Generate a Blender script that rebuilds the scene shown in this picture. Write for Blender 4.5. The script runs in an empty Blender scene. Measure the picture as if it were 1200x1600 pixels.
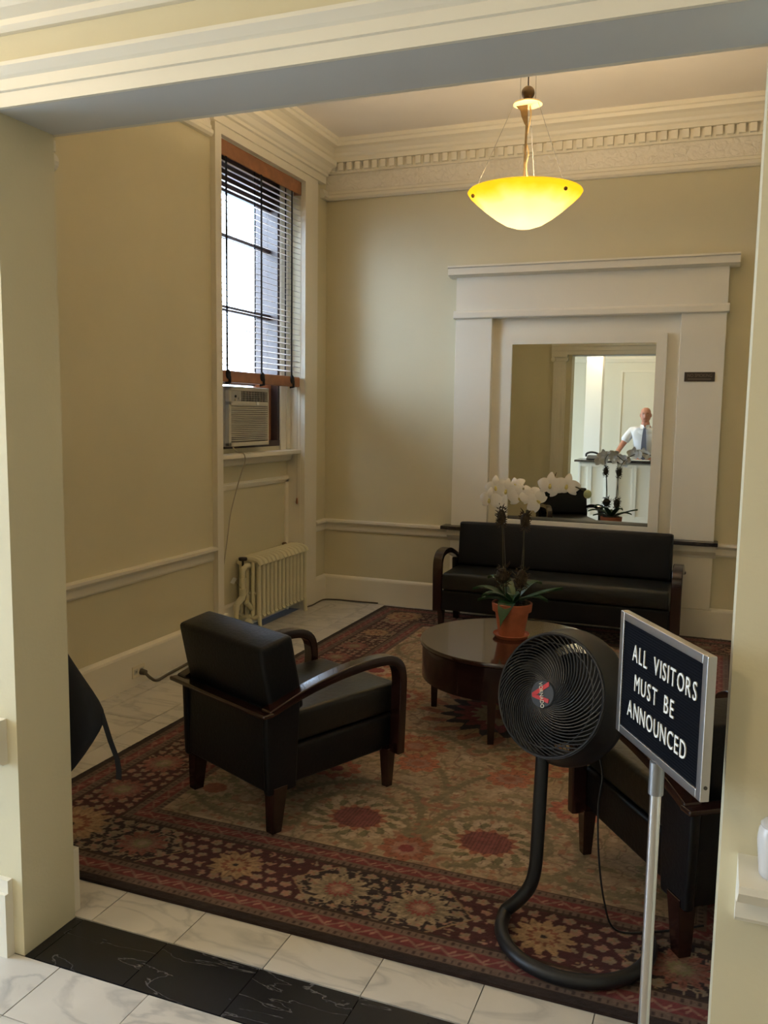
import bpy, bmesh, math, random
import numpy as np
from mathutils import Vector, Matrix, Quaternion
C = bpy.context.scene.collection
S = bpy.context.scene
R = math.radians
PI = math.pi
rnd = random.Random(7)

# ------------------------------------------------------------------ camera
cam = bpy.data.cameras.new('camera'); co = bpy.data.objects.new('camera', cam); C.objects.link(co)
yaw, pit, rol = R(-21.28), R(-6.58), R(.85)
f_ = Vector((math.sin(yaw)*math.cos(pit), math.cos(yaw)*math.cos(pit), math.sin(pit)))
r_ = f_.cross(Vector((0, 0, 1))).normalized(); u_ = r_.cross(f_)
rr = math.cos(rol)*r_ + math.sin(rol)*u_; uu = -math.sin(rol)*r_ + math.cos(rol)*u_
mw = Matrix((rr, uu, -f_)).transposed().to_4x4(); mw.translation = (0, 0, 1.65)
co.matrix_world = mw
cam.sensor_fit = 'VERTICAL'; cam.sensor_height = 36; cam.sensor_width = 27
cam.lens = 1348/1600*36; cam.clip_start = .02; cam.clip_end = 200
S.camera = co

# ------------------------------------------------------------------ world, lights, exposure
w = bpy.data.worlds.new('sky'); S.world = w; w.use_nodes = True
nt = w.node_tree; nt.nodes.clear()
bg = nt.nodes.new('ShaderNodeBackground'); wo = nt.nodes.new('ShaderNodeOutputWorld')
bg.inputs[0].default_value = (.58, .76, 1, 1); bg.inputs[1].default_value = 27.0
nt.links.new(bg.outputs[0], wo.inputs[0])
S.view_settings.view_transform = 'Standard'; S.view_settings.look = 'None'
S.view_settings.gamma = 1; S.view_settings.use_curve_mapping = False
S.view_settings.exposure = -0.10

def area(name, loc, direction, sx, sy, portal=False, power=10, col=(1, 1, 1)):
    l = bpy.data.lights.new(name, 'AREA'); l.shape = 'RECTANGLE'; l.size = sx; l.size_y = sy
    l.energy = power; l.color = col
    if portal: l.cycles.is_portal = True
    o = bpy.data.objects.new(name, l); C.objects.link(o); o.location = loc
    o.rotation_euler = Vector(direction).to_track_quat('-Z', 'Y').to_euler()
    return o
area('window_portal', (-3.47, 5.75, 2.63), (1, 0, 0), 1.1, 1.7, True)       # sky through the room's window
area('entrance_portal', (-5.4, .82, 1.48), (1, 0, 0), 1.55, 2.75, True)        # sky through the lobby's glazed entrance
WARM = (1, .74, .42)

# ------------------------------------------------------------------ materials
def newmat(name):
    m = bpy.data.materials.new(name); m.use_nodes = True
    return m, m.node_tree, m.node_tree.nodes['Principled BSDF']
def mat(name, col, rough=.5, metal=0, var=0, vscale=3, bump=0, bscale=40, coat=0, spec=.5, trans=0, emit=None, estr=0, obj_rand=0):
    m, t, b = newmat(name)
    b.inputs['Base Color'].default_value = (*col, 1); b.inputs['Roughness'].default_value = rough
    b.inputs['Metallic'].default_value = metal; b.inputs['Coat Weight'].default_value = coat
    b.inputs['Specular IOR Level'].default_value = spec; b.inputs['Transmission Weight'].default_value = trans
    if emit: b.inputs['Emission Color'].default_value = (*emit, 1); b.inputs['Emission Strength'].default_value = estr
    tc = t.nodes.new('ShaderNodeTexCoord')
    if var:
        n = t.nodes.new('ShaderNodeTexNoise'); n.inputs['Scale'].default_value = vscale; n.inputs['Detail'].default_value = 4
        t.links.new(tc.outputs['Object'], n.inputs['Vector'])
        mr = t.nodes.new('ShaderNodeMapRange'); mr.inputs[1].default_value = .3; mr.inputs[2].default_value = .7
        mr.inputs[3].default_value = 1-var; mr.inputs[4].default_value = 1+var
        t.links.new(n.outputs['Fac'], mr.inputs[0])
        mx = t.nodes.new('ShaderNodeMix'); mx.data_type = 'RGBA'; mx.blend_type = 'MULTIPLY'; mx.inputs[0].default_value = 1
        mx.inputs[6].default_value = (*col, 1); t.links.new(mr.outputs[0], mx.inputs[7]); t.links.new(mx.outputs[2], b.inputs['Base Color'])
    if bump:
        n2 = t.nodes.new('ShaderNodeTexNoise'); n2.inputs['Scale'].default_value = bscale; n2.inputs['Detail'].default_value = 3
        t.links.new(tc.outputs['Object'], n2.inputs['Vector'])
        bp = t.nodes.new('ShaderNodeBump'); bp.inputs['Strength'].default_value = bump; bp.inputs['Distance'].default_value = .004
        t.links.new(n2.outputs['Fac'], bp.inputs['Height']); t.links.new(bp.outputs[0], b.inputs['Normal'])
    return m
M = {}
M['wall'] = mat('wall_paint', (.68, .615, .415), .6, var=.03, vscale=1.5, bump=.12, bscale=90)
M['trim'] = mat('trim_paint', (.82, .765, .63), .42, var=.02, vscale=2, bump=.06, bscale=60)
M['ceil'] = mat('ceiling_paint', (.82, .76, .68), .7, var=.02)
M['lobwall'] = mat('lobby_paint', (.76, .72, .58), .55, var=.02, vscale=1.5)
M['white'] = mat('white_paint', (.82, .80, .74), .35)
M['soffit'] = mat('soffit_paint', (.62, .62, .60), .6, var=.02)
M['radiator'] = mat('radiator_paint', (.74, .69, .47), .38, var=.04, vscale=9)
M['leather'] = mat('black_leather', (.0045, .005, .0065), .46, var=.2, vscale=6, bump=.35, bscale=70, spec=.28)
M['seatleather'] = mat('worn_black_leather', (.010, .011, .009), .38, var=.3, vscale=5, bump=.4, bscale=45, spec=.5)
M['darkwood'] = mat('espresso_wood', (.020, .007, .006), .22, var=.3, vscale=12, coat=.35)
M['tablewood'] = mat('mahogany_tabletop', (.035, .015, .010), .16, var=.25, vscale=8, coat=.5)
M['stone'] = mat('dark_stone', (.035, .028, .026), .18, var=.5, vscale=30)
M['brownwood'] = mat('stained_wood', (.33, .135, .055), .45, var=.2, vscale=14)
M['framewood'] = mat('dark_window_wood', (.035, .018, .014), .4, var=.2, vscale=20)
M['slat'] = mat('blind_slat_glare', (.62, .55, .50), .35)  # glare on the brown wood slats is put into this pale colour
M['tape'] = mat('blind_tape', (.012, .013, .02), .85)
M['acplastic'] = mat('air_conditioner_plastic', (.56, .53, .44), .5, var=.03)
M['acdark'] = mat('dark_vent_plastic', (.06, .055, .045), .7)  # dark plastic of the vent backing, socket slots, stakes and screw
M['acgrey'] = mat('control_panel_plastic', (.42, .40, .36), .5)
M['blackplastic'] = mat('black_plastic', (.007, .008, .011), .45, bump=.05, bscale=200)
M['fangrille'] = mat('fan_grille_plastic', (.022, .025, .034), .34)
M['badge'] = mat('badge_plastic', (.035, .042, .06), .4)
M['red'] = mat('badge_red', (.62, .03, .04), .4)
M['letter'] = mat('white_letter_plastic', (.80, .78, .70), .5)
M['alu'] = mat('brushed_aluminium', (.62, .60, .57), .32, metal=1, bump=.03, bscale=300)
M['greyalu'] = mat('dull_grey_metal', (.30, .30, .30), .4, metal=.9)
M['felt'] = mat('letter_board_felt', (.0035, .004, .006), .95, spec=.1)
M['terra'] = mat('terracotta', (.46, .13, .055), .75, var=.15, vscale=15)
M['soil'] = mat('bark_moss', (.05, .035, .018), .95, var=.4, vscale=60, bump=.8, bscale=80)
M['leaf'] = mat('orchid_leaf', (.022, .075, .028), .35, var=.25, vscale=14)
M['stem'] = mat('orchid_stem', (.05, .045, .02), .6)
M['petal'] = mat('orchid_petal', (.84, .80, .74), .55)
M['petal'].node_tree.nodes['Principled BSDF'].inputs['Subsurface Weight'].default_value = .0
M['lip'] = mat('orchid_lip', (.62, .52, .18), .5)
M['bud'] = mat('orchid_bud', (.40, .44, .22), .5)
M['bronze'] = mat('aged_bronze', (.16, .11, .055), .5, metal=.6, var=.2, vscale=40)
M['brass'] = mat('pale_brass', (.78, .58, .30), .35, metal=.6)
M['wire'] = mat('lamp_wire', (.35, .32, .28), .4, metal=.8)
M['cord'] = mat('cable_rubber', (.10, .08, .05), .6)
M['acc'] = mat('pale_cable', (.42, .36, .26), .6)
M['outlet'] = mat('outlet_plastic', (.78, .70, .52), .4)
M['plaque'] = mat('brown_plaque', (.045, .028, .014), .45)
M['plaqueletter'] = mat('plaque_lettering', (.20, .15, .10), .5)
M['tag'] = mat('paper_tag', (.80, .80, .76), .7)
M['valve'] = mat('black_valve_handle', (.012, .010, .010), .5)
M['bagcloth'] = mat('black_bag_cloth', (.009, .010, .014), .9, bump=.3, bscale=60)
M['skin'] = mat('skin', (.55, .24, .16), .5)
M['lipskin'] = mat('lips', (.42, .14, .11), .5)
M['eye'] = mat('eye_white', (.75, .72, .68), .3)
M['iris'] = mat('iris_dark', (.03, .02, .015), .3)
M['shirt'] = mat('white_shirt', (.80, .80, .84), .8, bump=.3, bscale=20)
M['tie'] = mat('slate_tie', (.13, .14, .20), .6)
M['trouser'] = mat('dark_trousers', (.02, .02, .03), .8)
M['hair'] = mat('cropped_hair', (.20, .10, .06), .7)
M['brick'] = mat('neighbour_stone', (.10, .10, .13), .8, var=.1)
M['brickdark'] = mat('neighbour_window_glass', (.02, .02, .03), .2)
M['ground'] = mat('street_asphalt', (.25, .25, .25), .9)

# glass
m, t, b = newmat('clear_glass'); M['glass'] = m
t.nodes.clear(); out = t.nodes.new('ShaderNodeOutputMaterial'); mx = t.nodes.new('ShaderNodeMixShader')
tr = t.nodes.new('ShaderNodeBsdfTransparent'); gl = t.nodes.new('ShaderNodeBsdfGlossy'); gl.inputs['Roughness'].default_value = .02
mx.inputs[0].default_value = .07; t.links.new(tr.outputs[0], mx.inputs[1]); t.links.new(gl.outputs[0], mx.inputs[2]); t.links.new(mx.outputs[0], out.inputs[0])
m, t, b = newmat('frosted_plastic'); M['cup'] = m
b.inputs['Base Color'].default_value = (.85, .82, .78, 1); b.inputs['Roughness'].default_value = .25; b.inputs['Alpha'].default_value = .55
# mirror
m, t, b = newmat('mirror_silvering'); M['mirror'] = m
b.inputs['Base Color'].default_value = (.80, .84, .80, 1); b.inputs['Metallic'].default_value = 1; b.inputs['Roughness'].default_value = .0
# lamp bowl: translucent alabaster glass lit from within
m, t, b = newmat('alabaster_glass'); M['bowl'] = m
t.nodes.clear(); out = t.nodes.new('ShaderNodeOutputMaterial')
tl = t.nodes.new('ShaderNodeBsdfTranslucent'); df = t.nodes.new('ShaderNodeBsdfDiffuse'); em = t.nodes.new('ShaderNodeEmission')
tl.inputs[0].default_value = (.88, .84, .72, 1); df.inputs[0].default_value = (.75, .66, .40, 1)
em.inputs[0].default_value = (1, .72, .06, 1); em.inputs[1].default_value = .2
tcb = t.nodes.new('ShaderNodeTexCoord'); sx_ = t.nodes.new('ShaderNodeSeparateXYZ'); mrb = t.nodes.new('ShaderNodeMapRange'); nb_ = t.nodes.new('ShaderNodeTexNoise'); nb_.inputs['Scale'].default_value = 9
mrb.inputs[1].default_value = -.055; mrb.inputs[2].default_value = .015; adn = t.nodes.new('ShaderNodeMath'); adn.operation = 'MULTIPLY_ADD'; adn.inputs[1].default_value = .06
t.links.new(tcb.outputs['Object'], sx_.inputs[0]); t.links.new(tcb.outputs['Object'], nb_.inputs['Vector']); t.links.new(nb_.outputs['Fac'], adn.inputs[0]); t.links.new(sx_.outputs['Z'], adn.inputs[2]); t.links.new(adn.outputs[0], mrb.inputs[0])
gm = t.nodes.new('ShaderNodeMix'); gm.data_type = 'RGBA'; gm.inputs[6].default_value = (.90, .87, .78, 1); gm.inputs[7].default_value = (.80, .60, .06, 1)   # bulb glow put into the glass colour: white-hot low, yellow towards the rim
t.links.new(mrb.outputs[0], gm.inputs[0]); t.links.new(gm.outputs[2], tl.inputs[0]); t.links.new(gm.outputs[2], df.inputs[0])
m1 = t.nodes.new('ShaderNodeMixShader'); m1.inputs[0].default_value = .3; ad = t.nodes.new('ShaderNodeAddShader')
t.links.new(tl.outputs[0], m1.inputs[1]); t.links.new(df.outputs[0], m1.inputs[2]); t.links.new(m1.outputs[0], ad.inputs[0]); t.links.new(em.outputs[0], ad.inputs[1]); t.links.new(ad.outputs[0], out.inputs[0])
# ornament frieze
m = mat('plaster_ornament', (.82, .765, .65), .5); M['frieze'] = m; t = m.node_tree; b = t.nodes['Principled BSDF']
tc = t.nodes.new('ShaderNodeTexCoord'); vo = t.nodes.new('ShaderNodeTexVoronoi'); vo.feature = 'DISTANCE_TO_EDGE'; vo.inputs['Scale'].default_value = 16
nz = t.nodes.new('ShaderNodeTexNoise'); nz.inputs['Scale'].default_value = 14; mxv = t.nodes.new('ShaderNodeMix'); mxv.data_type = 'VECTOR'; mxv.inputs[0].default_value = .12
t.links.new(tc.outputs['Object'], nz.inputs['Vector']); t.links.new(tc.outputs['Object'], mxv.inputs[4]); t.links.new(nz.outputs['Color'], mxv.inputs[5])
t.links.new(mxv.outputs[1], vo.inputs['Vector'])
bp = t.nodes.new('ShaderNodeBump'); bp.inputs['Strength'].default_value = .7; bp.inputs['Distance'].default_value = .02
t.links.new(vo.outputs['Distance'], bp.inputs['Height']); t.links.new(bp.outputs[0], b.inputs['Normal'])
# marble, one material whose veins shift from tile to tile
def marble(name, base, vein, dark, amount, rough):
    m, t, b = newmat(name)
    tc = t.nodes.new('ShaderNodeTexCoord'); oi = t.nodes.new('ShaderNodeObjectInfo')
    ml = t.nodes.new('ShaderNodeMath'); ml.operation = 'MULTIPLY'; ml.inputs[1].default_value = 37
    t.links.new(oi.outputs['Random'], ml.inputs[0])
    ad = t.nodes.new('ShaderNodeVectorMath'); ad.operation = 'ADD'
    t.links.new(tc.outputs['Object'], ad.inputs[0]); t.links.new(ml.outputs[0], ad.inputs[1])
    mp = t.nodes.new('ShaderNodeMapping'); mp.inputs['Rotation'].default_value = (0, 0, .7); mp.inputs['Scale'].default_value = (1, 2.6, 1)
    t.links.new(ad.outputs[0], mp.inputs[0])
    n = t.nodes.new('ShaderNodeTexNoise'); n.inputs['Scale'].default_value = 2.2; n.inputs['Detail'].default_value = 9; n.inputs['Distortion'].default_value = 1.1
    t.links.new(mp.outputs[0], n.inputs['Vector'])
    a = t.nodes.new('ShaderNodeMath'); a.operation = 'SUBTRACT'; a.inputs[1].default_value = .5; t.links.new(n.outputs['Fac'], a.inputs[0])
    ab = t.nodes.new('ShaderNodeMath'); ab.operation = 'ABSOLUTE'; t.links.new(a.outputs[0], ab.inputs[0])
    mr = t.nodes.new('ShaderNodeMapRange'); mr.inputs[1].default_value = 0; mr.inputs[2].default_value = amount; mr.inputs[3].default_value = 1; mr.inputs[4].default_value = 0
    t.links.new(ab.outputs[0], mr.inputs[0])
    n2 = t.nodes.new('ShaderNodeTexNoise'); n2.inputs['Scale'].default_value = 5; n2.inputs['Detail'].default_value = 5; t.links.new(ad.outputs[0], n2.inputs['Vector'])
    mm = t.nodes.new('ShaderNodeMath'); mm.operation = 'MULTIPLY'; t.links.new(mr.outputs[0], mm.inputs[0]); t.links.new(n2.outputs['Fac'], mm.inputs[1])
    c1 = t.nodes.new('ShaderNodeMix'); c1.data_type = 'RGBA'; c1.inputs[6].default_value = (*base, 1); c1.inputs[7].default_value = (*dark, 1); t.links.new(n2.outputs['Fac'], c1.inputs[0])
    c2 = t.nodes.new('ShaderNodeMix'); c2.data_type = 'RGBA'; c2.inputs[7].default_value = (*vein, 1); t.links.new(c1.outputs[2], c2.inputs[6]); t.links.new(mm.outputs[0], c2.inputs[0])
    t.links.new(c2.outputs[2], b.inputs['Base Color']); b.inputs['Roughness'].default_value = rough; b.inputs['Specular IOR Level'].default_value = .5 if base[0] > .1 else .28
    return m
M['marble'] = marble('white_marble', (.70, .66, .59), (.33, .32, .30), (.52, .49, .44), .055, .30)
M['black'] = marble('black_marble', (.010, .010, .012), (.22, .21, .20), (.016, .016, .018), .006, .25)
M['grout'] = mat('grout', (.13, .11, .09), .9)
# rug pile reads its woven colours from the mesh
m, t, b = newmat('woven_rug'); M['rug'] = m
va = t.nodes.new('ShaderNodeVertexColor'); va.layer_name = 'weave'
tc = t.nodes.new('ShaderNodeTexCoord'); n = t.nodes.new('ShaderNodeTexNoise'); n.inputs['Scale'].default_value = 260; t.links.new(tc.outputs['Object'], n.inputs['Vector'])
bp = t.nodes.new('ShaderNodeBump'); bp.inputs['Strength'].default_value = .5; bp.inputs['Distance'].default_value = .003
t.links.new(n.outputs['Fac'], bp.inputs['Height']); t.links.new(bp.outputs[0], b.inputs['Normal']); t.links.new(va.outputs[0], b.inputs['Base Color'])
b.inputs['Roughness'].default_value = .95; b.inputs['Specular IOR Level'].default_value = .1; b.inputs['Sheen Weight'].default_value = .1

# ------------------------------------------------------------------ mesh helpers
class MB:
    def __init__(s): s.v = []; s.f = []
    def add(s, vs, fs):
        n = len(s.v); s.v += [tuple(v) for v in vs]; s.f += [tuple(i+n for i in f) for f in fs]; return s
    def box(s, x0, y0, z0, x1, y1, z1):
        x0, x1 = sorted((x0, x1)); y0, y1 = sorted((y0, y1)); z0, z1 = sorted((z0, z1))
        return s.add([(x0,y0,z0),(x1,y0,z0),(x1,y1,z0),(x0,y1,z0),(x0,y0,z1),(x1,y0,z1),(x1,y1,z1),(x0,y1,z1)],
                     [(0,3,2,1),(4,5,6,7),(0,1,5,4),(1,2,6,5),(2,3,7,6),(3,0,4,7)])
    def taper(s, cx, cy, z0, z1, a0, b0, a1, b1, dx=0, dy=0):
        vs = [(cx+i*a0, cy+j*b0, z0) for i, j in ((-1,-1),(1,-1),(1,1),(-1,1))] + [(cx+dx+i*a1, cy+dy+j*b1, z1) for i, j in ((-1,-1),(1,-1),(1,1),(-1,1))]
        return s.add(vs, [(0,3,2,1),(4,5,6,7),(0,1,5,4),(1,2,6,5),(2,3,7,6),(3,0,4,7)])
    def extr(s, poly, axis, a, b):
        n = len(poly)
        ar = sum(poly[i][0]*poly[(i+1)%n][1]-poly[(i+1)%n][0]*poly[i][1] for i in range(n))
        if ar < 0: poly = poly[::-1]
        def P(p, q): return {'x': (q, p[0], p[1]), 'y': (p[0], q, p[1]), 'z': (p[0], p[1], q)}[axis]
        vs = [P(p, a) for p in poly] + [P(p, b) for p in poly]
        fs = [tuple(range(n))[::-1], tuple(range(n, 2*n))] + [(i, (i+1)%n, (i+1)%n+n, i+n) for i in range(n)]
        return s.add(vs, fs)
    def tube(s, pts, r, n=8, closed=False, cap=True):
        pts = [Vector(p) for p in pts]; k = len(pts); rs = r if isinstance(r, (list, tuple)) else [r]*k
        base = len(s.v); up = None; prev = None
        for i, p in enumerate(pts):
            a = pts[i-1] if (i > 0 or closed) else p; b_ = pts[(i+1) % k] if (i < k-1 or closed) else p
            t = (b_-a).normalized()
            if up is None: up = t.orthogonal().normalized()
            else:
                up = (up - t*up.dot(t)); up = up.normalized() if up.length > 1e-6 else t.orthogonal().normalized()
            sd = t.cross(up)
            for j in range(n):
                an = 2*PI*j/n; s.v.append(tuple(p + (up*math.cos(an)+sd*math.sin(an))*rs[i]))
        m = k if closed else k-1
        for i in range(m):
            for j in range(n):
                a0 = base+i*n; a1 = base+((i+1) % k)*n
                s.f.append((a0+j, a0+(j+1)%n, a1+(j+1)%n, a1+j))
        if cap and not closed:
            s.f.append(tuple(base+j for j in range(n))[::-1]); s.f.append(tuple(base+(k-1)*n+j for j in range(n)))
        return s
    def cyl(s, p0, p1, r0, r1=None, n=16): return s.tube([p0, p1], [r0, r0 if r1 is None else r1], n)
    def lathe(s, prof, n=32, c=(0,0,0), closed=False):
        base = len(s.v); k = len(prof)
        for r, z in prof:
            for j in range(n):
                a = 2*PI*j/n; s.v.append((c[0]+r*math.cos(a), c[1]+r*math.sin(a), c[2]+z))
        for i in range(k if closed else k-1):
            for j in range(n):
                i2 = (i+1) % k
                s.f.append((base+i*n+j, base+i*n+(j+1)%n, base+i2*n+(j+1)%n, base+i2*n+j))
        if not closed:
            if prof[0][0] > 1e-4: s.f.append(tuple(base+j for j in range(n))[::-1])
            if prof[-1][0] > 1e-4: s.f.append(tuple(base+(k-1)*n+j for j in range(n)))
        return s
    def sphere(s, c, r, n=12, m=8, sc=(1,1,1)):
        base = len(s.v)
        for i in range(1, m):
            th = PI*i/m
            for j in range(n):
                a = 2*PI*j/n; s.v.append((c[0]+r*sc[0]*math.sin(th)*math.cos(a), c[1]+r*sc[1]*math.sin(th)*math.sin(a), c[2]+r*sc[2]*math.cos(th)))
        s.v.append((c[0], c[1], c[2]+r*sc[2])); s.v.append((c[0], c[1], c[2]-r*sc[2])); T = len(s.v)-2; B = T+1
        for i in range(m-2):
            for j in range(n): s.f.append((base+i*n+j, base+(i+1)*n+j, base+(i+1)*n+(j+1)%n, base+i*n+(j+1)%n))
        for j in range(n): s.f.append((T, base+j, base+(j+1)%n)); s.f.append((B, base+(m-2)*n+(j+1)%n, base+(m-2)*n+j))
        return s
    def strip(s, path, wdt, thick, xa):
        """a bent board: path in (y,z), constant thickness, from x=xa to xa+wdt"""
        n = len(path); pv = [Vector(p) for p in path]; poly_o = []; poly_i = []
        for i in range(n):
            t = (pv[min(i+1, n-1)]-pv[max(i-1, 0)]).normalized(); nn = Vector((-t.y, t.x))
            th = thick[i] if isinstance(thick, (list, tuple)) else thick
            poly_o.append(pv[i]+nn*th/2); poly_i.append(pv[i]-nn*th/2)
        base = len(s.v)
        for i in range(n):
            for x, p in ((xa, poly_o[i]), (xa+wdt, poly_o[i]), (xa+wdt, poly_i[i]), (xa, poly_i[i])): s.v.append((x, p.x, p.y))
        for i in range(n-1):
            for j in range(4): s.f.append((base+i*4+j, base+(i+1)*4+j, base+(i+1)*4+(j+1)%4, base+i*4+(j+1)%4))
        s.f.append((base, base+1, base+2, base+3)); s.f.append((base+(n-1)*4+3, base+(n-1)*4+2, base+(n-1)*4+1, base+(n-1)*4))
        return s
    def build(s, name, m, parent=None, smooth=False, bevel=0, seg=2, kind=None, sub=0, mtx=None):
        me = bpy.data.meshes.new(name); me.from_pydata(s.v, [], s.f); me.update()
        bmm = bmesh.new(); bmm.from_mesh(me); bmesh.ops.recalc_face_normals(bmm, faces=bmm.faces); bmm.to_mesh(me); bmm.free()
        me.materials.append(m if not isinstance(m, str) else M[m])
        if mtx is not None: me.transform(mtx)
        o = bpy.data.objects.new(name, me); C.objects.link(o)
        if parent is not None: o.parent = parent
        if sub:
            md = o.modifiers.new('sub', 'SUBSURF'); md.levels = sub; md.render_levels = sub
        if bevel:
            md = o.modifiers.new('bevel', 'BEVEL'); md.width = bevel; md.segments = seg; md.limit_method = 'ANGLE'; md.angle_limit = R(40)
        if smooth or bevel or sub:
            for p in me.polygons: p.use_smooth = True
            if not sub and not bevel: me.set_sharp_from_angle(angle=R(45))
            if bevel:
                md = o.modifiers.new('wn', 'WEIGHTED_NORMAL'); md.keep_sharp = True
        if kind: o['kind'] = kind
        return o
def thing(name, label, cat, loc=(0,0,0), rotz=0, group=None):
    o = bpy.data.objects.new(name, None); C.objects.link(o); o.location = loc; o.rotation_euler = (0,0,rotz)
    o.empty_display_size = .1; o['label'] = label; o['category'] = cat
    if group: o['group'] = group
    return o
def tag(o, label, cat, group=None):
    o['label'] = label; o['category'] = cat
    if group: o['group'] = group
    return o
def struct(mb, name, m, bevel=0, smooth=False): return mb.build(name, m, None, kind='structure', bevel=bevel, smooth=smooth)
def inst(o, parent, loc, name=None):
    c = o.copy(); C.objects.link(c); c.parent = parent; c.location = loc
    return c
_fc = {}
def text_mesh(ch, size, depth):
    cu = bpy.data.curves.new('glyph', 'FONT'); cu.body = ch; cu.size = size; cu.extrude = depth; cu.resolution_u = 3
    ob = bpy.data.objects.new('glyph', cu); C.objects.link(ob)
    dg = bpy.context.evaluated_depsgraph_get(); me = bpy.data.meshes.new_from_object(ob.evaluated_get(dg))
    bpy.data.objects.remove(ob); bpy.data.curves.remove(cu)
    return me
def bez(p0, p1, p2, p3, n=12):
    p0, p1, p2, p3 = map(Vector, (p0, p1, p2, p3)); o = []
    for i in range(n+1):
        t = i/n; o.append(p0*(1-t)**3 + p1*3*t*(1-t)**2 + p2*3*t*t*(1-t) + p3*t**3)
    return o
def catmull(pts, k=6):
    P = [Vector(p) for p in pts]; P = [P[0]*2-P[1]]+P+[P[-1]*2-P[-2]]; o = []
    for i in range(1, len(P)-2):
        for j in range(k):
            t = j/k; a, b_, c, d = P[i-1:i+3]
            o.append(.5*((2*b_)+(c-a)*t+(2*a-5*b_+4*c-d)*t*t+(3*b_-a-3*c+d)*t**3))
    o.append(P[-2]); return o

# ------------------------------------------------------------------ the setting
XL, XR, YB, YF0, YF1 = -3.23, 1.17, 6.85, 1.885, 2.105     # room: left, right, back, opening wall's two faces
OL, OR, OH = -1.88, .045, 2.445                             # opening
CEIL, LCEIL = 3.86, 3.05
LXL, LXR, LYB = -5.2, 3.4, -2.2                             # lobby
floor = struct(MB().box(LXL-.1, LYB-.1, -.15, LXR+.1, YB+.2, -.02), 'floor', 'grout')
def tile_mesh(name, sx, sy, m):
    g = .0015
    mb = MB().box(-sx/2+g, -sy/2+g, -.02, sx/2-g, sy/2-g, 0)
    me = bpy.data.meshes.new(name); me.from_pydata(mb.v, [], mb.f); me.materials.append(M[m]); return me
_tm = {}
def tile(name, x0, y0, x1, y1, m):
    k = (round(x1-x0, 3), round(y1-y0, 3), m)
    if k not in _tm: _tm[k] = tile_mesh(name, k[0], k[1], m)
    o = bpy.data.objects.new(name, _tm[k]); C.objects.link(o); o.parent = floor; o.location = ((x0+x1)/2, (y0+y1)/2, rnd.uniform(-.0004, .0004))
T = .315
# room tiles
xs = [-1.187+T*k for k in range(-7, 9)]
ys = [YF1+.003+T*k for k in range(0, 17)]
for a, b_ in zip(xs[:-1], xs[1:]):
    for c, d in zip(ys[:-1], ys[1:]):
        x0, x1 = max(a, XL), min(b_, XR); y1 = min(d, YB)
        if x1-x0 < .02 or y1-c < .02: continue
        if x0 > -2.3 and x1 < .3 and c > 2.6 and y1 < 6.6: continue      # wholly under the rug's middle
        tile('marble_tile', x0, c, x1, y1, 'marble')
tile('threshold_tile', OL, YF0, -1.845, YF1, 'black')
x = -1.845
while x < OR-.02:
    x1 = min(x+.325, OR); tile('threshold_tile', x, YF0, x1, YF1, 'black'); x = x1
xs = [-1.428+T*k for k in range(-8, 9)]
ys = [YF0-.002-.222]+[YF0-.224-T*k for k in range(1, 6)]; ys = [YF0-.002]+ys
for a, b_ in zip(xs[:-1], xs[1:]):
    for c, d in zip(ys[:-1], ys[1:]): tile('marble_tile', a, d, b_, c, 'marble')
# the lobby's far floor, beyond where single tiles can be told apart
def rest(x0, y0, x1, y1):
    o = MB().box(x0, y0, -.0199, x1, y1, -.0006).build('marble_paving', 'marble', floor); o['kind'] = 'stuff'
yl = ys[-1]; rest(LXL, LYB, LXR, yl); rest(LXL, yl, xs[0], YF0); rest(xs[-1], yl, LXR, YF0)

# walls
def cutwall(mb, a0, a1, z0, z1, holes, plane, p0, p1):
    """wall slab with rectangular holes; plane 'x' = normal along x (a runs in y)"""
    aa = sorted({a0, a1, *[h[0] for h in holes], *[h[1] for h in holes]}); zz = sorted({z0, z1, *[h[2] for h in holes], *[h[3] for h in holes]})
    for i in range(len(aa)-1):
        for j in range(len(zz)-1):
            ca, cz = (aa[i]+aa[i+1])/2, (zz[j]+zz[j+1])/2
            if any(h[0] < ca < h[1] and h[2] < cz < h[3] for h in holes): continue
            if plane == 'x': mb.box(p0, aa[i], zz[j], p1, aa[i+1], zz[j+1])
            else: mb.box(aa[i], p0, zz[j], aa[i+1], p1, zz[j+1])
    return mb
WY0, WY1 = 5.13, 6.375                                       # window recess in y
RX = -3.35                                                   # recess back plane
HZ = 3.462                                                   # recess head
GY0, GY1, GZ0, GZ1 = 5.24, 6.23, 1.37, 3.42                  # sash opening
struct(cutwall(MB(), YF1, YB, 0, CEIL, [(WY0, WY1, 0, HZ)], 'x', XL, RX), 'wall_left', 'wall')
struct(cutwall(MB(), YF1-.2, YB+.2, 0, CEIL, [(GY0, GY1, GZ0, GZ1)], 'x', RX, -3.55), 'wall_left_recess', 'wall')
struct(MB().box(XL-.32, YB, 0, XR+.2, YB+.2, CEIL), 'wall_back', 'wall')
struct(MB().box(XR, YF1, 0, XR+.2, YB, CEIL), 'wall_right', 'wall')
struct(MB().box(LXL, YF0, 0, OL, YF1, CEIL).box(OR, YF0, 0, LXR, YF1, CEIL).box(OL, YF0, OH+.004, OR, YF1, CEIL), 'wall_front', 'wall')
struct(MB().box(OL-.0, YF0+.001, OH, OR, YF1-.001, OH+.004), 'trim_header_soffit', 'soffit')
struct(MB().box(XL-.3, YF1, CEIL, XR+.2, YB+.2, CEIL+.15), 'ceiling', 'ceil')
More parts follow.
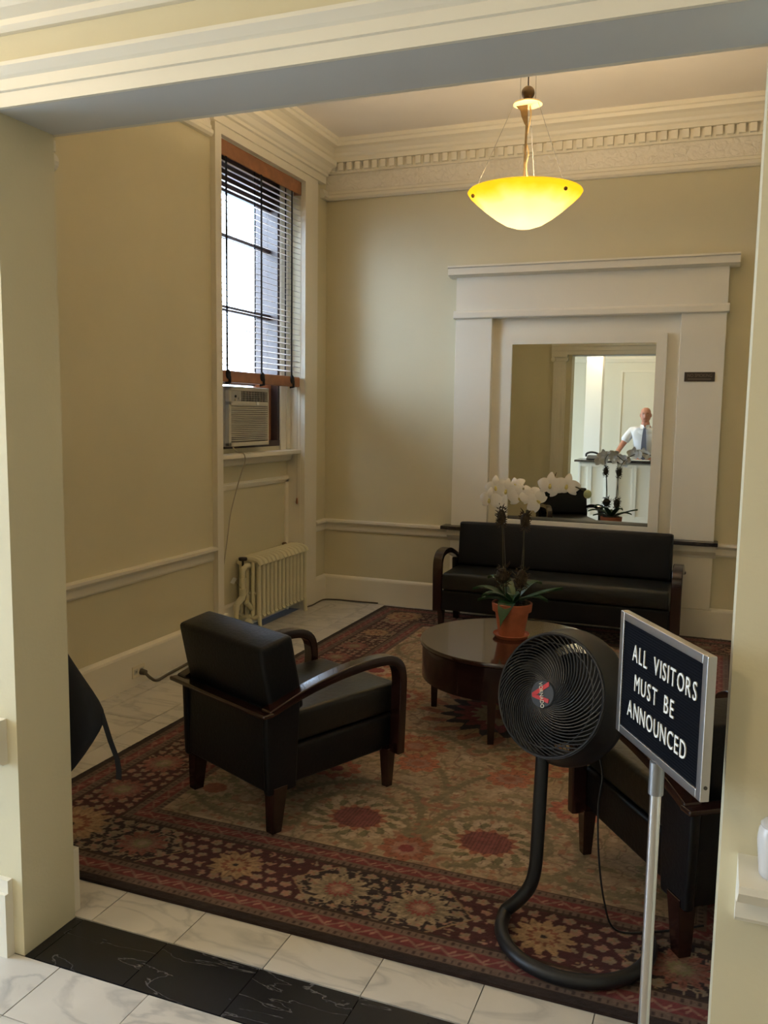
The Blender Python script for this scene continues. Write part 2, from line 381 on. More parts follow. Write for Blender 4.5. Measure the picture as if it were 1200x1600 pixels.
# lobby shell
struct(cutwall(MB(), LYB-.1, YF0, 0, LCEIL, [(.05, 1.6, .1, 2.85)], 'x', LXL, LXL-.15), 'wall_lobby_left', 'lobwall')
struct(MB().box(LXR, LYB-.1, 0, LXR+.15, YF0, LCEIL), 'wall_lobby_right', 'lobwall')
struct(MB().box(LXL, LYB-.15, 0, LXR, LYB, LCEIL), 'wall_lobby_back', 'lobwall')
struct(MB().box(LXL-.15, LYB-.15, LCEIL, LXR+.15, YF0, LCEIL+.12), 'ceiling_lobby', 'lobwall')
d = MB()
for y in (.05, .80, 1.55): d.box(LXL-.1, y, .1, LXL-.04, y+.05, 2.85)
for z in (.1, 2.1, 2.8): d.box(LXL-.1, .05, z, LXL-.04, 1.6, z+.05)
e = struct(d, 'door_1', 'framewood')
MB().box(LXL-.075, .05, .1, LXL-.068, 1.6, 2.85).build('door_glass', 'glass', e)

# ---- room cornice: crown, dentils, ornament frieze, picture moulding
def cornice_poly(w, dirn):
    # (distance from wall, z)
    pr = [(0, 3.70), (.085, 3.70), (.085, 3.735), (.10, 3.745), (.11, 3.765), (.145, 3.79), (.18, 3.80), (.185, 3.825), (.20, 3.83), (.20, CEIL), (0, CEIL)]
    return [(w+dirn*a, b_) for a, b_ in pr]
def band(w, dirn, d_, z0, z1): return [(w, z0), (w+dirn*d_, z0), (w+dirn*d_, z1), (w, z1)]
def pict(w, dirn): return [(w+dirn*a, b_) for a, b_ in [(0, 3.415), (.03, 3.415), (.045, 3.43), (.045, 3.452), (.03, 3.465), (.03, 3.485), (.02, 3.49), (0, 3.49)]]
tb = MB(); tb.extr(cornice_poly(YB, -1), 'x', XL, XR).extr(pict(YB, -1), 'x', XL, XR).extr(band(YB, -1, .05, 3.62, 3.70), 'x', XL, XR)
t1 = struct(tb, 'trim_back_cornice', 'trim')
MB().extr(band(YB, -1, .022, 3.49, 3.62), 'x', XL, XR).build('ornament_frieze', 'frieze', t1)
tl_ = MB()
for a, b_ in ((YF1, 5.03), (6.72, YB)):
    tl_.extr(pict(XL, 1), 'y', a, b_).extr(band(XL, 1, .05, 3.62, 3.70), 'y', a, b_)
tl_.extr(cornice_poly(XL, 1), 'y', YF1, YB)
t2 = struct(tl_, 'trim_left_cornice', 'trim')
for a, b_ in ((YF1, 5.03),): MB().extr(band(XL, 1, .022, 3.49, 3.62), 'y', a, b_).build('ornament_frieze', 'frieze', t2)
tr_ = MB().extr(cornice_poly(XR, -1), 'y', YF1, YB).extr(pict(XR, -1), 'y', YF1, YB).extr(band(XR, -1, .05, 3.49, 3.70), 'y', YF1, YB)
t3 = struct(tr_, 'trim_right_cornice', 'trim')
dm = MB().box(-.022, -.035, -.03, .022, 0, .03).build('dentil', 'trim', t1); dm.location = (XL+.06+.03, YB-.05, 3.665)
k = 1
while XL+.09+k*.075 < XR-.05: inst(dm, t1, (XL+.09+k*.075, YB-.05, 3.665)); k += 1
dm2 = MB().box(0, -.022, -.03, .035, .022, .03).build('dentil', 'trim', t2); dm2.location = (XL+.05, YB-.115, 3.665)
for k in range(1, 60):
    y = YB-.115-k*.075
    if y < YF1+.03: break
    if 5.0 < y < 6.74: continue
    inst(dm2, t2, (XL+.05, y, 3.665))

# ---- chair rails and baseboards
def rail_poly(w, s): return [(w+s*a, b_) for a, b_ in [(0, .618), (.012, .618), (.018, .63), (.018, .672), (.034, .688), (.05, .694), (.05, .712), (0, .716)]]
def base_poly(w, s): return [(w+s*a, b_) for a, b_ in [(0, 0), (.022, 0), (.022, .195), (.018, .208), (.008, .218), (0, .22)]]
struct(MB().extr(rail_poly(YB, -1), 'x', XL, -2.06).extr(rail_poly(YB, -1), 'x', -.02, XR), 'trim_back_chair_rail', 'trim')
struct(MB().extr(rail_poly(XL, 1), 'y', YF1, 5.04).extr(rail_poly(XL, 1), 'y', 6.60, YB), 'trim_left_chair_rail', 'trim')
struct(MB().extr(base_poly(YB, -1), 'x', XL, -2.06).extr(base_poly(YB, -1), 'x', -.02, XR), 'baseboard_back', 'trim')
struct(MB().extr([(a+ (0.012 if a > XL+.01 else 0), b_) for a, b_ in base_poly(XL, 1)], 'y', YF1, 5.13).extr(base_poly(XL, 1), 'y', 6.60, YB).box(XL, 5.04, 0, XL+.055, 5.16, .225), 'baseboard_left', 'trim')
struct(MB().extr(base_poly(XR, -1), 'y', YF1, YB), 'baseboard_right', 'trim')
struct(MB().extr(rail_poly(XR, -1), 'y', YF1, YB), 'trim_right_chair_rail', 'trim')

# ---- inner face of the opening wall (seen in the mirror): pilasters with scrolled capitals, entablature
tp = MB()
for s, xa in ((-1, OL), (1, OR)):
    x0, x1 = xa+s*.07, xa+s*.235
    tp.box(min(x0, x1), YF1, .22, max(x0, x1), YF1+.03, 2.37)
    for i in range(3):
        xx = x0+s*(.035+.045*i); tp.box(xx-.012, YF1+.03, .3, xx+.012, YF1+.036, 2.33)
    if s < 0: tp.box(min(xa, x0)-.185, YF1, 0, xa-.0-.018, YF1+.045, .215)
    else: tp.box(xa+.03, YF1, 0, xa+.26, YF1+.06, .215)
    tp.box(min(x0, x1)-.02, YF1, 2.42, max(x0, x1)+.02, YF1+.065, 2.452)
    tp.box(min(x0, x1), YF1, 2.37, max(x0, x1), YF1+.045, 2.42)
    for xx in (x0, x1): tp.cyl((xx, YF1+.002, 2.39), (xx, YF1+.066, 2.39), .03, n=16)
for z0, z1, dd in ((2.452, 2.50, .035), (2.50, 2.56, .045), (2.56, 2.585, .06), (2.585, 2.66, .03), (2.66, 2.69, .07), (2.69, 2.72, .10)):
    tp.box(-2.14, YF1, z0, OR+.26, YF1+dd, z1)
struct(tp, 'trim_opening_room_side', 'trim')
# ---- lobby face of the opening wall
tf = MB()
fp = [(0, 2.445), (.012, 2.445), (.012, 2.482), (.020, 2.484), (.020, 2.512), (.028, 2.518), (.045, 2.535), (.045, 2.545), (0, 2.548)]
tf.extr([(YF0-a, z) for a, z in fp], 'x', LXL, LXR)
cp = [(0, 2.63), (.012, 2.632), (.022, 2.645), (.022, 2.66), (.05, 2.675), (.07, 2.70), (.07, 2.715), (0, 2.715)]
tf.extr([(YF0-a, z) for a, z in cp], 'x', LXL, LXR)
cc = [(0, 2.90), (.03, 2.91), (.05, 2.95), (.12, 3.01), (.13, LCEIL), (0, LCEIL)]
tf.extr([(YF0-a, z) for a, z in cc], 'x', LXL, LXR)
struct(tf, 'trim_opening_lobby_side', 'trim')
tr2 = MB()
lr = [(0, .60), (.02, .60), (.035, .615), (.035, .655), (.05, .66), (.085, .675), (.13, .715), (.14, .722), (.14, .738), (0, .738)]
for a, b_ in ((LXL, -1.918), (.079, LXR)):
    tr2.extr([(YF0-p, z) for p, z in lr], 'x', a, b_)
    tr2.box(a, YF0-.03, 0, b_, YF0, .2).box(a, YF0-.018, .2, b_, YF0, .24)
struct(tr2, 'trim_lobby_chair_rail', 'trim')

# ---- window casing, head entablature, recess lining
cs = MB()
cs.box(XL, 5.055, 0, XL+.04, WY0, HZ).box(XL, WY1, 0, XL+.04, 6.60, HZ)
cs.box(XL, 5.055, HZ, XL+.04, 6.60, 3.53)
struct(cs, 'trim_window_casing', 'trim')
he = MB()
hp = [(0, 3.52), (.055, 3.52), (.055, 3.575), (.075, 3.578), (.075, 3.60), (.09, 3.61), (.11, 3.64), (.13, 3.65), (.15, 3.655), (.15, 3.695), (0, 3.70)]
he.extr([(XL+a, z) for a, z in hp], 'y', 5.02, 6.72)
struct(he, 'trim_window_head', 'trim')
rc = MB()
rc.box(RX+.001, WY0, 0, XL, WY0+.004, HZ).box(RX+.001, WY1-.004, 0, XL, WY1, HZ).box(RX+.001, WY0, HZ-.004, XL, WY1, HZ)
rc.box(RX, GY1, GZ0-.04, RX+.018, WY1-.004, HZ-.004).box(RX, WY0, GZ0-.04, RX+.018, GY0, HZ-.004).box(RX, GY0, GZ1, RX+.018, GY1, HZ-.004)
rc.box(RX+.018, WY1-.06, GZ0-.03, RX+.03, WY1-.004, HZ-.004)
rc.box(RX, WY0, 1.07, RX+.012, WY1, 1.12).box(RX, WY0, 1.09, RX+.022, WY1, 1.105)
rc.box(RX, WY1-.05, .2, RX+.012, WY1-.004, 1.09)
rc.extr([(RX, 0), (RX+.02, 0), (RX+.02, .2), (RX+.01, .215), (RX, .22)], 'y', WY0, WY1)
struct(rc, 'trim_window_lining', 'trim')
struct(MB().box(RX, WY0, 1.305, XL+.01, WY1-.004, 1.337).extr([(RX, 1.24), (RX+.035, 1.25), (RX+.05, 1.29), (RX+.05, 1.305), (RX, 1.305)], 'y', WY0, WY1-.004), 'trim_window_sill', 'trim', bevel=.004)

# window sashes
wf = MB()
X0, X1 = -3.46, -3.41
wf.box(-3.55, GY0, GZ0, RX+.004, GY0+.04, GZ1).box(-3.55, GY1-.035, GZ0, RX+.004, GY1, GZ1).box(-3.55, GY0, GZ1-.05, RX, GY1, GZ1).box(-3.55, GY0, GZ0, RX+.006, GY1, GZ0+.045)
wf.box(X0, GY0, 1.838, X1, GY1, 1.93)
wf.box(X0, GY0, 3.20, X1, GY1, 3.40)
wf.box(X0, GY0, 2.365, X1, GY1, 2.405).box(X0, GY0, 2.885, X1, GY1, 2.91)
win = struct(wf, 'window_1', 'framewood')
for z0, z1 in ((1.93, 2.365), (2.405, 2.885), (2.91, 3.20)):
    MB().box(-3.437, GY0+.04, z0, -3.433, GY1-.035, z1).build('window_pane', 'glass', win)
MB().box(-3.43, 5.95, GZ0+.045, -3.405, GY1-.035, 1.86).build('filler_panel', 'brownwood', win)
MB().box(-3.43, GY0+.04, GZ0+.045, -3.405, 5.33, 1.86).build('filler_panel', 'brownwood', win)

# ---- mirror surround (built against the back wall)
ms = thing('mirror_surround', 'tall cream panelled surround with projecting cap framing the wall mirror behind the sofa', 'surround', (-1.03, YB, 0))
def wl(mb, name, m, parent, **k): return mb.build(name, m, parent, mtx=Matrix.Translation((1.03, -YB, 0)), **k)
for x0, x1 in ((-2.045, -1.745), (-.328, -.018)):
    wl(MB().box(x0, 6.775, .735, x1, YB, 2.405), 'pilaster', 'trim', ms, bevel=.003)
wl(MB().box(-1.745, 6.825, .735, -.328, YB, 2.405), 'back_panel', 'trim', ms)
wl(MB().box(-2.045, 6.775, 2.465, -.018, YB, 2.76), 'frieze_board', 'trim', ms)
wl(MB().extr([(YB, 2.402), (6.76, 2.402), (6.752, 2.41), (6.752, 2.448), (6.762, 2.462), (6.775, 2.466), (YB, 2.466)], 'x', -2.06, -.003), 'architrave', 'trim', ms)
wl(MB().extr([(YB, 2.725), (6.77, 2.725), (6.74, 2.735), (6.715, 2.74), (6.715, 2.79), (6.70, 2.795), (6.70, 2.808), (YB, 2.812)], 'x', -2.10, .05), 'cap', 'trim', ms)
for x0, x1 in ((-2.05, -1.745), (-.328, -.02)):
    wl(MB().box(x0, 6.78, .22, x1, YB, .62).box(x0-.012, 6.762, 0, x1+.012, YB, .215), 'pedestal', 'trim', ms)
wl(MB().box(-1.745, 6.82, 0, -.328, YB, .62), 'lower_panel', 'trim', ms)
wl(MB().extr([(YB, .61), (6.775, .61), (6.77, .625), (6.755, .64), (6.735, .66), (6.735, .705), (YB, .705)], 'x', -2.07, -.0), 'bed_moulding', 'trim', ms)
wl(MB().box(-2.115, 6.70, .706, .012, YB, .735), 'stone_shelf', 'stone', ms, bevel=.004)
# mirror, a thing on its own
mi = thing('wall_mirror', 'large rectangular wall mirror in a flat cream frame above the sofa', 'mirror', (-1.04, 6.80, .735))
mi.rotation_euler = (R(-.12), 0, 0)
gx0, gx1, gz0, gz1 = -1.582+1.04, -.494+1.04, .812-.735, 2.197-.735
MB().box(gx0-.005, .0, gz0-.005, gx1+.005, .006, gz1+.005).build('mirror_glass', 'mirror', mi)
fr_ = MB(); fo0, fo1, fz0, fz1 = gx0-.075, gx1+.075, gz0-.075, gz1+.07
for a in ((fo0, fz0, gx0, fz1), (gx1, fz0, fo1, fz1), (gx0, fz0, gx1, gz0), (gx0, gz1, gx1, fz1)):
    fr_.box(a[0], -.012, a[1], a[2], .02, a[3])
fr_.build('frame', 'trim', mi)
# plaque
pq = thing('wall_plaque', 'small brown rectangular no smoking plaque on the right pilaster', 'sign', (-.181, 6.775, 1.943))
MB().box(-.105, -.006, -.034, .105, 0, .034).build('plate', 'plaque', pq, bevel=.002)
me = text_mesh('NO SMOKING', .034, .0008); o = bpy.data.objects.new('lettering', me); C.objects.link(o); me.materials.clear(); me.materials.append(M['plaqueletter'])
o.parent = pq; o.rotation_euler = (R(90), 0, 0); o.location = (-.085, -.0068, -.002); o.scale = (.80, 1, 1)
for i in range(16):
    pass
mb = MB().box(-.08, -.0068, -.020, .08, -.006, -.014)
mb.build('small_print_line', 'plaqueletter', pq)

# ------------------------------------------------------------------ blind
bl = thing('window_blind', 'wooden slatted blind with black tapes half covering the tall window', 'blind', (-3.25, 5.75, 3.46))
def bl_b(mb, name, m, parent=None, **k): return mb.build(name, m, parent or bl, mtx=Matrix.Translation((3.25, -5.75, -3.46)), **k)
BY0, BY1 = 5.145, 6.362
bl_b(MB().box(-3.235, BY0, 3.352, -3.222, BY1, 3.452).box(-3.285, BY0, 3.40, -3.235, BY1, 3.45).box(-3.285, BY1-.012, 3.352, -3.222, BY1, 3.452), 'valance', 'brownwood', bevel=.002)
bl_b(MB().box(-3.28, BY0+.005, 1.845, -3.225, BY1-.01, 1.925), 'bottom_rail', 'brownwood', bevel=.008, seg=3)
NS = 33
sl = MB().box(-.025, -.603, -.0014, .025, .603, .0014).build('slat', 'slat', bl)
z_s = [1.965+i*(3.325-1.965)/(NS-1) for i in range(NS)]
sl.rotation_euler = (0, R(17), 0); sl.location = (0, (BY0+BY1)/2-5.75, z_s[0]-3.46)
for z in z_s[1:]: inst(sl, bl, (0, (BY0+BY1)/2-5.75, z-3.46))
for ty in (5.24, 5.72, 6.20):
    tp_ = MB().box(-3.2225, ty-.012, 1.93, -3.2215, ty+.012, 3.352)
    for z in z_s: tp_.box(-3.278, ty-.002, z-.004, -3.2225, ty+.002, z-.0025)
    bl_b(tp_, 'ladder_tape', 'tape')
    bl_b(MB().box(-3.2785, ty-.010, 1.93, -3.2775, ty+.010, 3.40), 'ladder_tape', 'tape')
    bl_b(MB().sphere((-3.221, ty+.01, 1.90), .028, 10, 8, (.5, 1, 1.2)).tube([(-3.222, ty, 1.93), (-3.215, ty+.02, 1.88), (-3.222, ty+.035, 1.845), (-3.25, ty+.02, 1.84)], .011, 6), 'tape_knot', 'tape')
bl_b(MB().tube([(-3.245, 6.345, 1.85), (-3.245, 6.345, .93)], .0016, 5), 'pull_cord', 'acc')
bl_b(MB().lathe([(.003, .03), (.007, .02), (.011, -.01), (.006, -.022)], 10, (-3.245, 6.345, .91)), 'tassel', 'brownwood', smooth=True)

# ------------------------------------------------------------------ air conditioner
ac = thing('air_conditioner', 'beige window air conditioner with louvred front below the blind', 'air conditioner', (-3.27, 5.63, 1.39))
AW = .58; AH = .43
MB().box(-.28, -AW/2, 0, -.035, AW/2, AH).build('housing', 'acplastic', ac, bevel=.006)
fb = MB()
fb.box(-.035, -AW/2, 0, .0, -AW/2+.03, AH).box(-.035, AW/2-.02, 0, 0, AW/2, AH).box(-.035, -AW/2, 0, 0, AW/2, .03).box(-.035, -AW/2, AH-.03, 0, AW/2, AH).box(-.035, -AW/2, AH-.135, 0, AW/2, AH-.105)
fb.build('front_bezel', 'acplastic', ac, bevel=.004)
MB().box(-.034, -AW/2+.03, .03, -.02, AW/2-.02, AH-.03).build('dark_recess', 'acdark', ac)
lv = MB().box(-.018, -AW/2+.03, -.0035, -.003, AW/2-.02, .0035).build('louvre', 'acplastic', ac)
lv.rotation_euler = (0, R(-20), 0); lv.location = (0, 0, .045)
for i in range(1, 19): inst(lv, ac, (0, 0, .045+i*.0140))
MB().box(-.025, -AW/2+.03, AH-.105, -.004, -AW/2+.175, AH-.03).build('control_panel', 'acgrey', ac, bevel=.003)
for i, (yy, zz) in enumerate(((-.2, .36), (-.15, .345), (-.2, .335))):
    MB().cyl((-.004, yy, zz), (.003, yy, zz), .009, n=12).build('control_button', 'acplastic' if i else 'acdark', ac, smooth=True)
vf = MB().box(-.022, -.002, -.036, -.006, .002, .036).build('vent_fin', 'acgrey', ac); vf.location = (0, -AW/2+.20, AH-.0675)
for i in range(1, 9): inst(vf, ac, (0, -AW/2+.20+i*.042, AH-.0675))
hf = MB().box(-.014, -AW/2+.18, -.0015, -.004, AW/2-.02, .0015).build('vent_vane', 'acgrey', ac); hf.location = (0, 0, AH-.09)
for i in range(1, 4): inst(hf, ac, (0, 0, AH-.09+i*.016))
MB().box(0, .09, .30, .006, .125, .325).build('paper_sticker', 'tag', ac)
tag(MB().tube(catmull([(-3.272, 5.39, 1.385), (-3.25, 5.41, 1.352), (-3.205, 5.43, 1.338), (-3.203, 5.44, 1.28), (-3.23, 5.435, 1.2), (-3.27, 5.42, 1.05), (-3.30, 5.40, .9), (-3.31, 5.37, .72), (-3.315, 5.33, .55), (-3.325, 5.30, .42), (-3.325, 5.29, .3)]), .0045, 6).build('power_cord', 'acc', smooth=True), 'thin pale power cord hanging from the window air conditioner down the recess', 'cord')

# ------------------------------------------------------------------ radiator
ra = thing('radiator', 'cream painted cast iron column radiator in the recess under the window', 'radiator', (-3.235, 5.95, 0))
N = 13; RY0, RP = -.385, .0625
def section(mb, y, legs):
    xs_ = (-.075, -.025, .025, .075)
    for xx in xs_: mb.tube([(xx, y, .12), (xx, y, .53)], .0185, 10)
    zt, zb = .535, .115
    top = catmull([(-.09, y, zt-.03), (-.075, y, zt), (-.03, y, zt+.012), (.03, y, zt+.012), (.075, y, zt), (.094, y, zt-.03)], 4)
    mb.tube(top, .024, 8)
    mb.tube([(-.085, y, zb+.01), (-.05, y, zb-.01), (0, y, zb-.005), (.05, y, zb-.01), (.085, y, zb+.01)], .022, 8)
    mb.tube([(-.075, y, .29), (.075, y, .29)], .014, 8)
    if legs:
        for s in (-1, 1): mb.tube([(s*.078, y, .12), (s*.083, y, .06), (s*.09, y, 0.005)], [.02, .015, .02], 8)
se = MB(); section(se, 0, True); a_ = se.build('radiator_section', 'radiator', ra, smooth=True); a_.location = (0, RY0, 0)
inst(a_, ra, (0, RY0+(N-1)*RP, 0))
se = MB(); section(se, 0, False); b0 = se.build('radiator_section', 'radiator', ra, smooth=True); b0.location = (0, RY0+RP, 0)
for i in range(2, N-1): inst(b0, ra, (0, RY0+i*RP, 0))
MB().cyl((-.0, RY0-.035, .50), (0, RY0+N*RP-.03, .50), .017, n=12).cyl((0, RY0-.035, .115), (0, RY0+N*RP-.03, .115), .017, n=12).build('connector_rod', 'radiator', ra, smooth=True)
pp = MB().tube(catmull([(0, RY0-.02, .50), (0, RY0-.07, .505), (-.01, RY0-.088, .48)], 4), .022, 10)
pp.cyl((-.01, RY0-.09, .40), (-.01, RY0-.09, .50), .018, n=10).tube([(-.01, RY0-.09, .42), (-.01, RY0-.09, .38)], .027, 10)
pp.cyl((-.01, RY0-.09, .25), (-.01, RY0-.09, .41), .017, n=10).tube([(-.01, RY0-.09, .34), (-.01, RY0-.09, .29)], .027, 10)
pp.tube(catmull([(-.01, RY0-.09, .30), (-.012, RY0-.10, .27), (-.025, RY0-.14, .235), (-.03, RY0-.15, .20)], 4), .023, 10)
pp.cyl((-.03, RY0-.15, 0), (-.03, RY0-.15, .22), .018, n=10).cyl((-.03, RY0-.15, .19), (-.03, RY0-.15, .225), .027, n=10).cyl((-.03, RY0-.15, 0), (-.03, RY0-.15, .01), .035, n=12)
pp.cyl((-.0, RY0-.06, .23), (.02, RY0-.0, .17), .022, n=10)
pp.sphere((.01, RY0-.045, .07), .036, 10, 8)
pp.build('supply_pipe', 'radiator', ra, smooth=True)
MB().lathe([(.006, .0), (.008, .02), (.03, .022), (.033, .034), (.03, .044), (0.0, .046)], 14, (-.01, RY0-.088, .528)).cyl((-.01, RY0-.088, .50), (-.01, RY0-.088, .55), .008, n=8).build('valve_handle', 'valve', ra, smooth=True)
MB().lathe([(.02, 0), (.022, .01), (.012, .02), (0, .022)], 12, (-.09, .33, .552)).build('air_valve', 'bronze', ra, smooth=True)
tg = thing('paper_tag', 'small white paper tag on a string tied to the radiator pipe', 'tag', (-3.30, 5.44, .40))
MB().add([(-.02, -.022, -.012), (-.012, .018, -.03), (.012, .024, .012), (.004, -.016, .03), (-.018, -.022, -.012), (-.010, .018, -.03), (.014, .024, .012), (.006, -.016, .03)],
         [(0,1,2,3), (7,6,5,4), (0,4,5,1), (1,5,6,2), (2,6,7,3), (3,7,4,0)]).build('label_card', 'tag', tg)
MB().tube([(.0, .018, -.01), (.03, .03, -.05), (.045, .045, -.08)], .0012, 4).build('string', 'acc', tg)

# ------------------------------------------------------------------ outlet and cables
ol = thing('wall_outlet', 'cream wall outlet low on the left baseboard with a plug in it', 'outlet', (XL+.034, 4.17, .085))
MB().box(0, -.06, -.036, .005, .06, .036).build('cover_plate', 'outlet', ol, bevel=.002)
MB().box(.005, -.045, -.015, .0065, -.01, .015).box(.005, .01, -.015, .0065, .045, .015).build('socket_face', 'acplastic', ol)
sk_ = MB()
for yy in (-.028, .028): sk_.box(.0066, yy-.006, -.008, .0072, yy-.002, .008).box(.0066, yy+.004, -.006, .0072, yy+.008, .006)
sk_.build('socket_slot', 'acdark', ol)
cb = thing('floor_cable', 'brown cable with a round plug running from the left outlet along the marble', 'cable', (XL+.04, 4.19, .0))
MB().cyl((.0, 0, .075), (.035, 0, .072), .02, .016, 12).build('plug', 'cord', cb, smooth=True)
MB().tube(catmull([(.03, .0, .07), (.06, .01, .04), (.07, .06, .012), (.055, .2, .011), (.04, .4, .011), (.02, .62, .011), (.01, .8, .011)]), .009, 8).build('cable', 'cord', cb, smooth=True)
tag(MB().tube(catmull([(-3.195, 6.43, .008), (-3.18, 6.52, .008), (-3.19, 6.66, .008), (-3.18, 6.76, .008), (-3.08, 6.80, .008), (-2.95, 6.805, .008), (-2.7, 6.818, .008)]), .006, 6).build('corner_cable', 'cord', smooth=True), 'brown cable curling round the floor corner right of the radiator', 'cable')

# ------------------------------------------------------------------ rug
def smooth_noise(shape, cells, seed):
    rs = np.random.RandomState(seed); g = rs.rand(cells[0]+2, cells[1]+2)
    yy = np.linspace(0, cells[0], shape[0]); xx = np.linspace(0, cells[1], shape[1])
    y0 = yy.astype(int); x0 = xx.astype(int); fy = (yy-y0)[:, None]; fx = (xx-x0)[None]
    fy = fy*fy*(3-2*fy); fx = fx*fx*(3-2*fx)
    a = g[np.ix_(y0, x0)]; b_ = g[np.ix_(y0, x0+1)]; c = g[np.ix_(y0+1, x0)]; d = g[np.ix_(y0+1, x0+1)]
    return (a*(1-fx)+b_*fx)*(1-fy)+(c*(1-fx)+d*fx)*fy
RX0, RX1, RY0_, RY1_ = -2.615, .55, 2.29, 6.755
RT = .010
gx = np.arange(RX0, RX1+.0026, .0052); gx[-1] = RX1
gy = [RY0_]
while gy[-1] < RY1_: gy.append(gy[-1]+.0042*gy[-1]/2.3*.95)
gy = np.array(gy); gy[-1] = RY1_
X, Y = np.meshgrid(gx, gy); H_, W_ = X.shape
col = np.zeros((H_, W_, 3))
def L(r, g, b_): return np.array([r, g, b_])
beige, tan, olive, rust, maroon, navy, red, gold, pinkc, cream_, brown = (L(.34, .245, .135), L(.24, .165, .09), L(.13, .115, .05), L(.27, .085, .035), L(.068, .013, .015), L(.030, .016, .018), L(.21, .026, .028), L(.33, .20, .08), L(.29, .14, .09), L(.43, .33, .20), L(.075, .038, .022))
dE = np.minimum(np.minimum(X-RX0, RX1-X), np.minimum(Y-RY0_, RY1_-Y))
# running coordinate along the nearest edge
side = np.argmin(np.stack([X-RX0, RX1-X, Y-RY0_, RY1_-Y]), 0)
U = np.where(side < 2, Y, X)
n1 = smooth_noise((H_, W_), (40, 30), 1); n2 = smooth_noise((H_, W_), (120, 90), 2); n3 = smooth_noise((H_, W_), (260, 200), 3)
def put(mask, c): col[mask] = c
# field
col[:] = beige
mixf = np.clip((n1-.35)*2, 0, 1)[..., None]; col[:] = beige*(1-mixf*.35)+tan*mixf*.35
def vein(seed, cells, wd):
    q = smooth_noise((H_, W_), cells, seed); return np.abs(q-.5) < wd
xx_, yy_ = X+.06*(n1-.5)+.03*(n2-.5), Y+.06*(n2-.5)+.03*(n1-.5)
put((np.abs(smooth_noise((H_, W_), (70, 52), 11)-.5) < .05), olive*1.25)
put((smooth_noise((H_, W_), (85, 62), 12) > .84), rust*.7+tan*.3)
put((smooth_noise((H_, W_), (95, 70), 13) > .80), cream_*.95)
put((smooth_noise((H_, W_), (90, 66), 14) > .82), olive*1.4)
put((np.abs(smooth_noise((H_, W_), (60, 45), 15)-.5) < .022), brown*2)
# scrolling vines
def vine(pts, wd=.014):
    P = np.array([tuple(p) for p in catmull([(a, b_, 0) for a, b_ in pts], 10)])[:, :2]
    D = np.full(X.shape, 9.); S_ = np.zeros(X.shape); s0 = 0
    x0, x1, y0, y1 = P[:, 0].min()-.08, P[:, 0].max()+.08, P[:, 1].min()-.08, P[:, 1].max()+.08
    ix = (gx > x0) & (gx < x1); iy = (gy > y0) & (gy < y1)
    if not ix.any() or not iy.any(): return
    sub = np.ix_(iy, ix); Xs, Ys = X[sub], Y[sub]; D = np.full(Xs.shape, 9.); SS = np.zeros(Xs.shape)
    for a, b_ in zip(P[:-1], P[1:]):
        d = b_-a; l = np.hypot(*d)+1e-9; tt = np.clip(((Xs-a[0])*d[0]+(Ys-a[1])*d[1])/l**2, 0, 1)
        dd = np.hypot(Xs-a[0]-tt*d[0], Ys-a[1]-tt*d[1]); m_ = dd < D; D[m_] = dd[m_]; SS[m_] = s0+tt[m_]*l; s0 += l
    cs_ = col[sub]; m_ = (D < wd); cs_[m_] = olive*.95
    m_ = (D > wd) & (D < wd*1.9) & (np.sin(SS*190) > .1); cs_[m_] = olive*1.2
    m_ = (D > .03) & (D < .055) & (np.sin(SS*70+2) > .75); cs_[m_] = rust
    col[sub] = cs_
def sym(pts):
    out_ = []
    for sx in (1, -1):
        for sy in (1, -1):
            out_.append([((-1.03)+sx*(a+1.03), 4.52+sy*(b_-4.52)) for a, b_ in pts])
    return out_
def stamp(cx, cy, r, petals, lay, stretch=1.0, jag=.12, rot=0):
    """layered serrated flower: lay = [(radius fraction, colour), ...] outermost first"""
    ix = (gx > cx-r*1.5) & (gx < cx+r*1.5); iy = (gy > cy-r*1.5) & (gy < cy+r*1.5)
    if not ix.any() or not iy.any(): return
    sub = np.ix_(iy, ix); dx, dy = X[sub]-cx, (Y[sub]-cy)*stretch
    an = np.arctan2(dy, dx)+rot; rr_ = np.hypot(dx, dy)/r; cs_ = col[sub]
    for k_, (fr_c, c) in enumerate(lay):
        wob = 1+jag*np.cos(an*petals+k_*1.7)*(1 if k_ < len(lay)-1 else .3)
        cs_[rr_ < fr_c*wob] = c
    m_ = (rr_ < lay[0][0]) & (rr_ > lay[0][0]*.45) & (np.abs(np.sin(an*petals)) < .18); cs_[m_] = cs_[m_]*.55
    col[sub] = cs_
for v in ([(-1.03, 3.0), (-1.08, 3.25), (-1.18, 3.40), (-1.40, 3.42), (-1.60, 3.28), (-1.66, 3.05), (-1.55, 2.9)],
          [(-1.0, 3.35), (-1.1, 3.62), (-1.25, 3.75), (-1.55, 3.8), (-1.9, 3.7), (-2.05, 3.45), (-1.95, 3.2)],
          [(-1.03, 3.95), (-1.3, 4.1), (-1.65, 4.05), (-1.9, 4.25), (-2.0, 4.52)],
          [(-1.2, 2.87), (-1.45, 2.95), (-1.75, 2.9), (-2.0, 3.0), (-2.1, 3.2)],
          [(-1.03, 2.95), (-.93, 3.18), (-.80, 3.30), (-.62, 3.28), (-.52, 3.12), (-.62, 2.98)]):
    for q in sym(v): vine(q)
F = lambda *a: list(a)
col = col*.66+beige*.80*.34
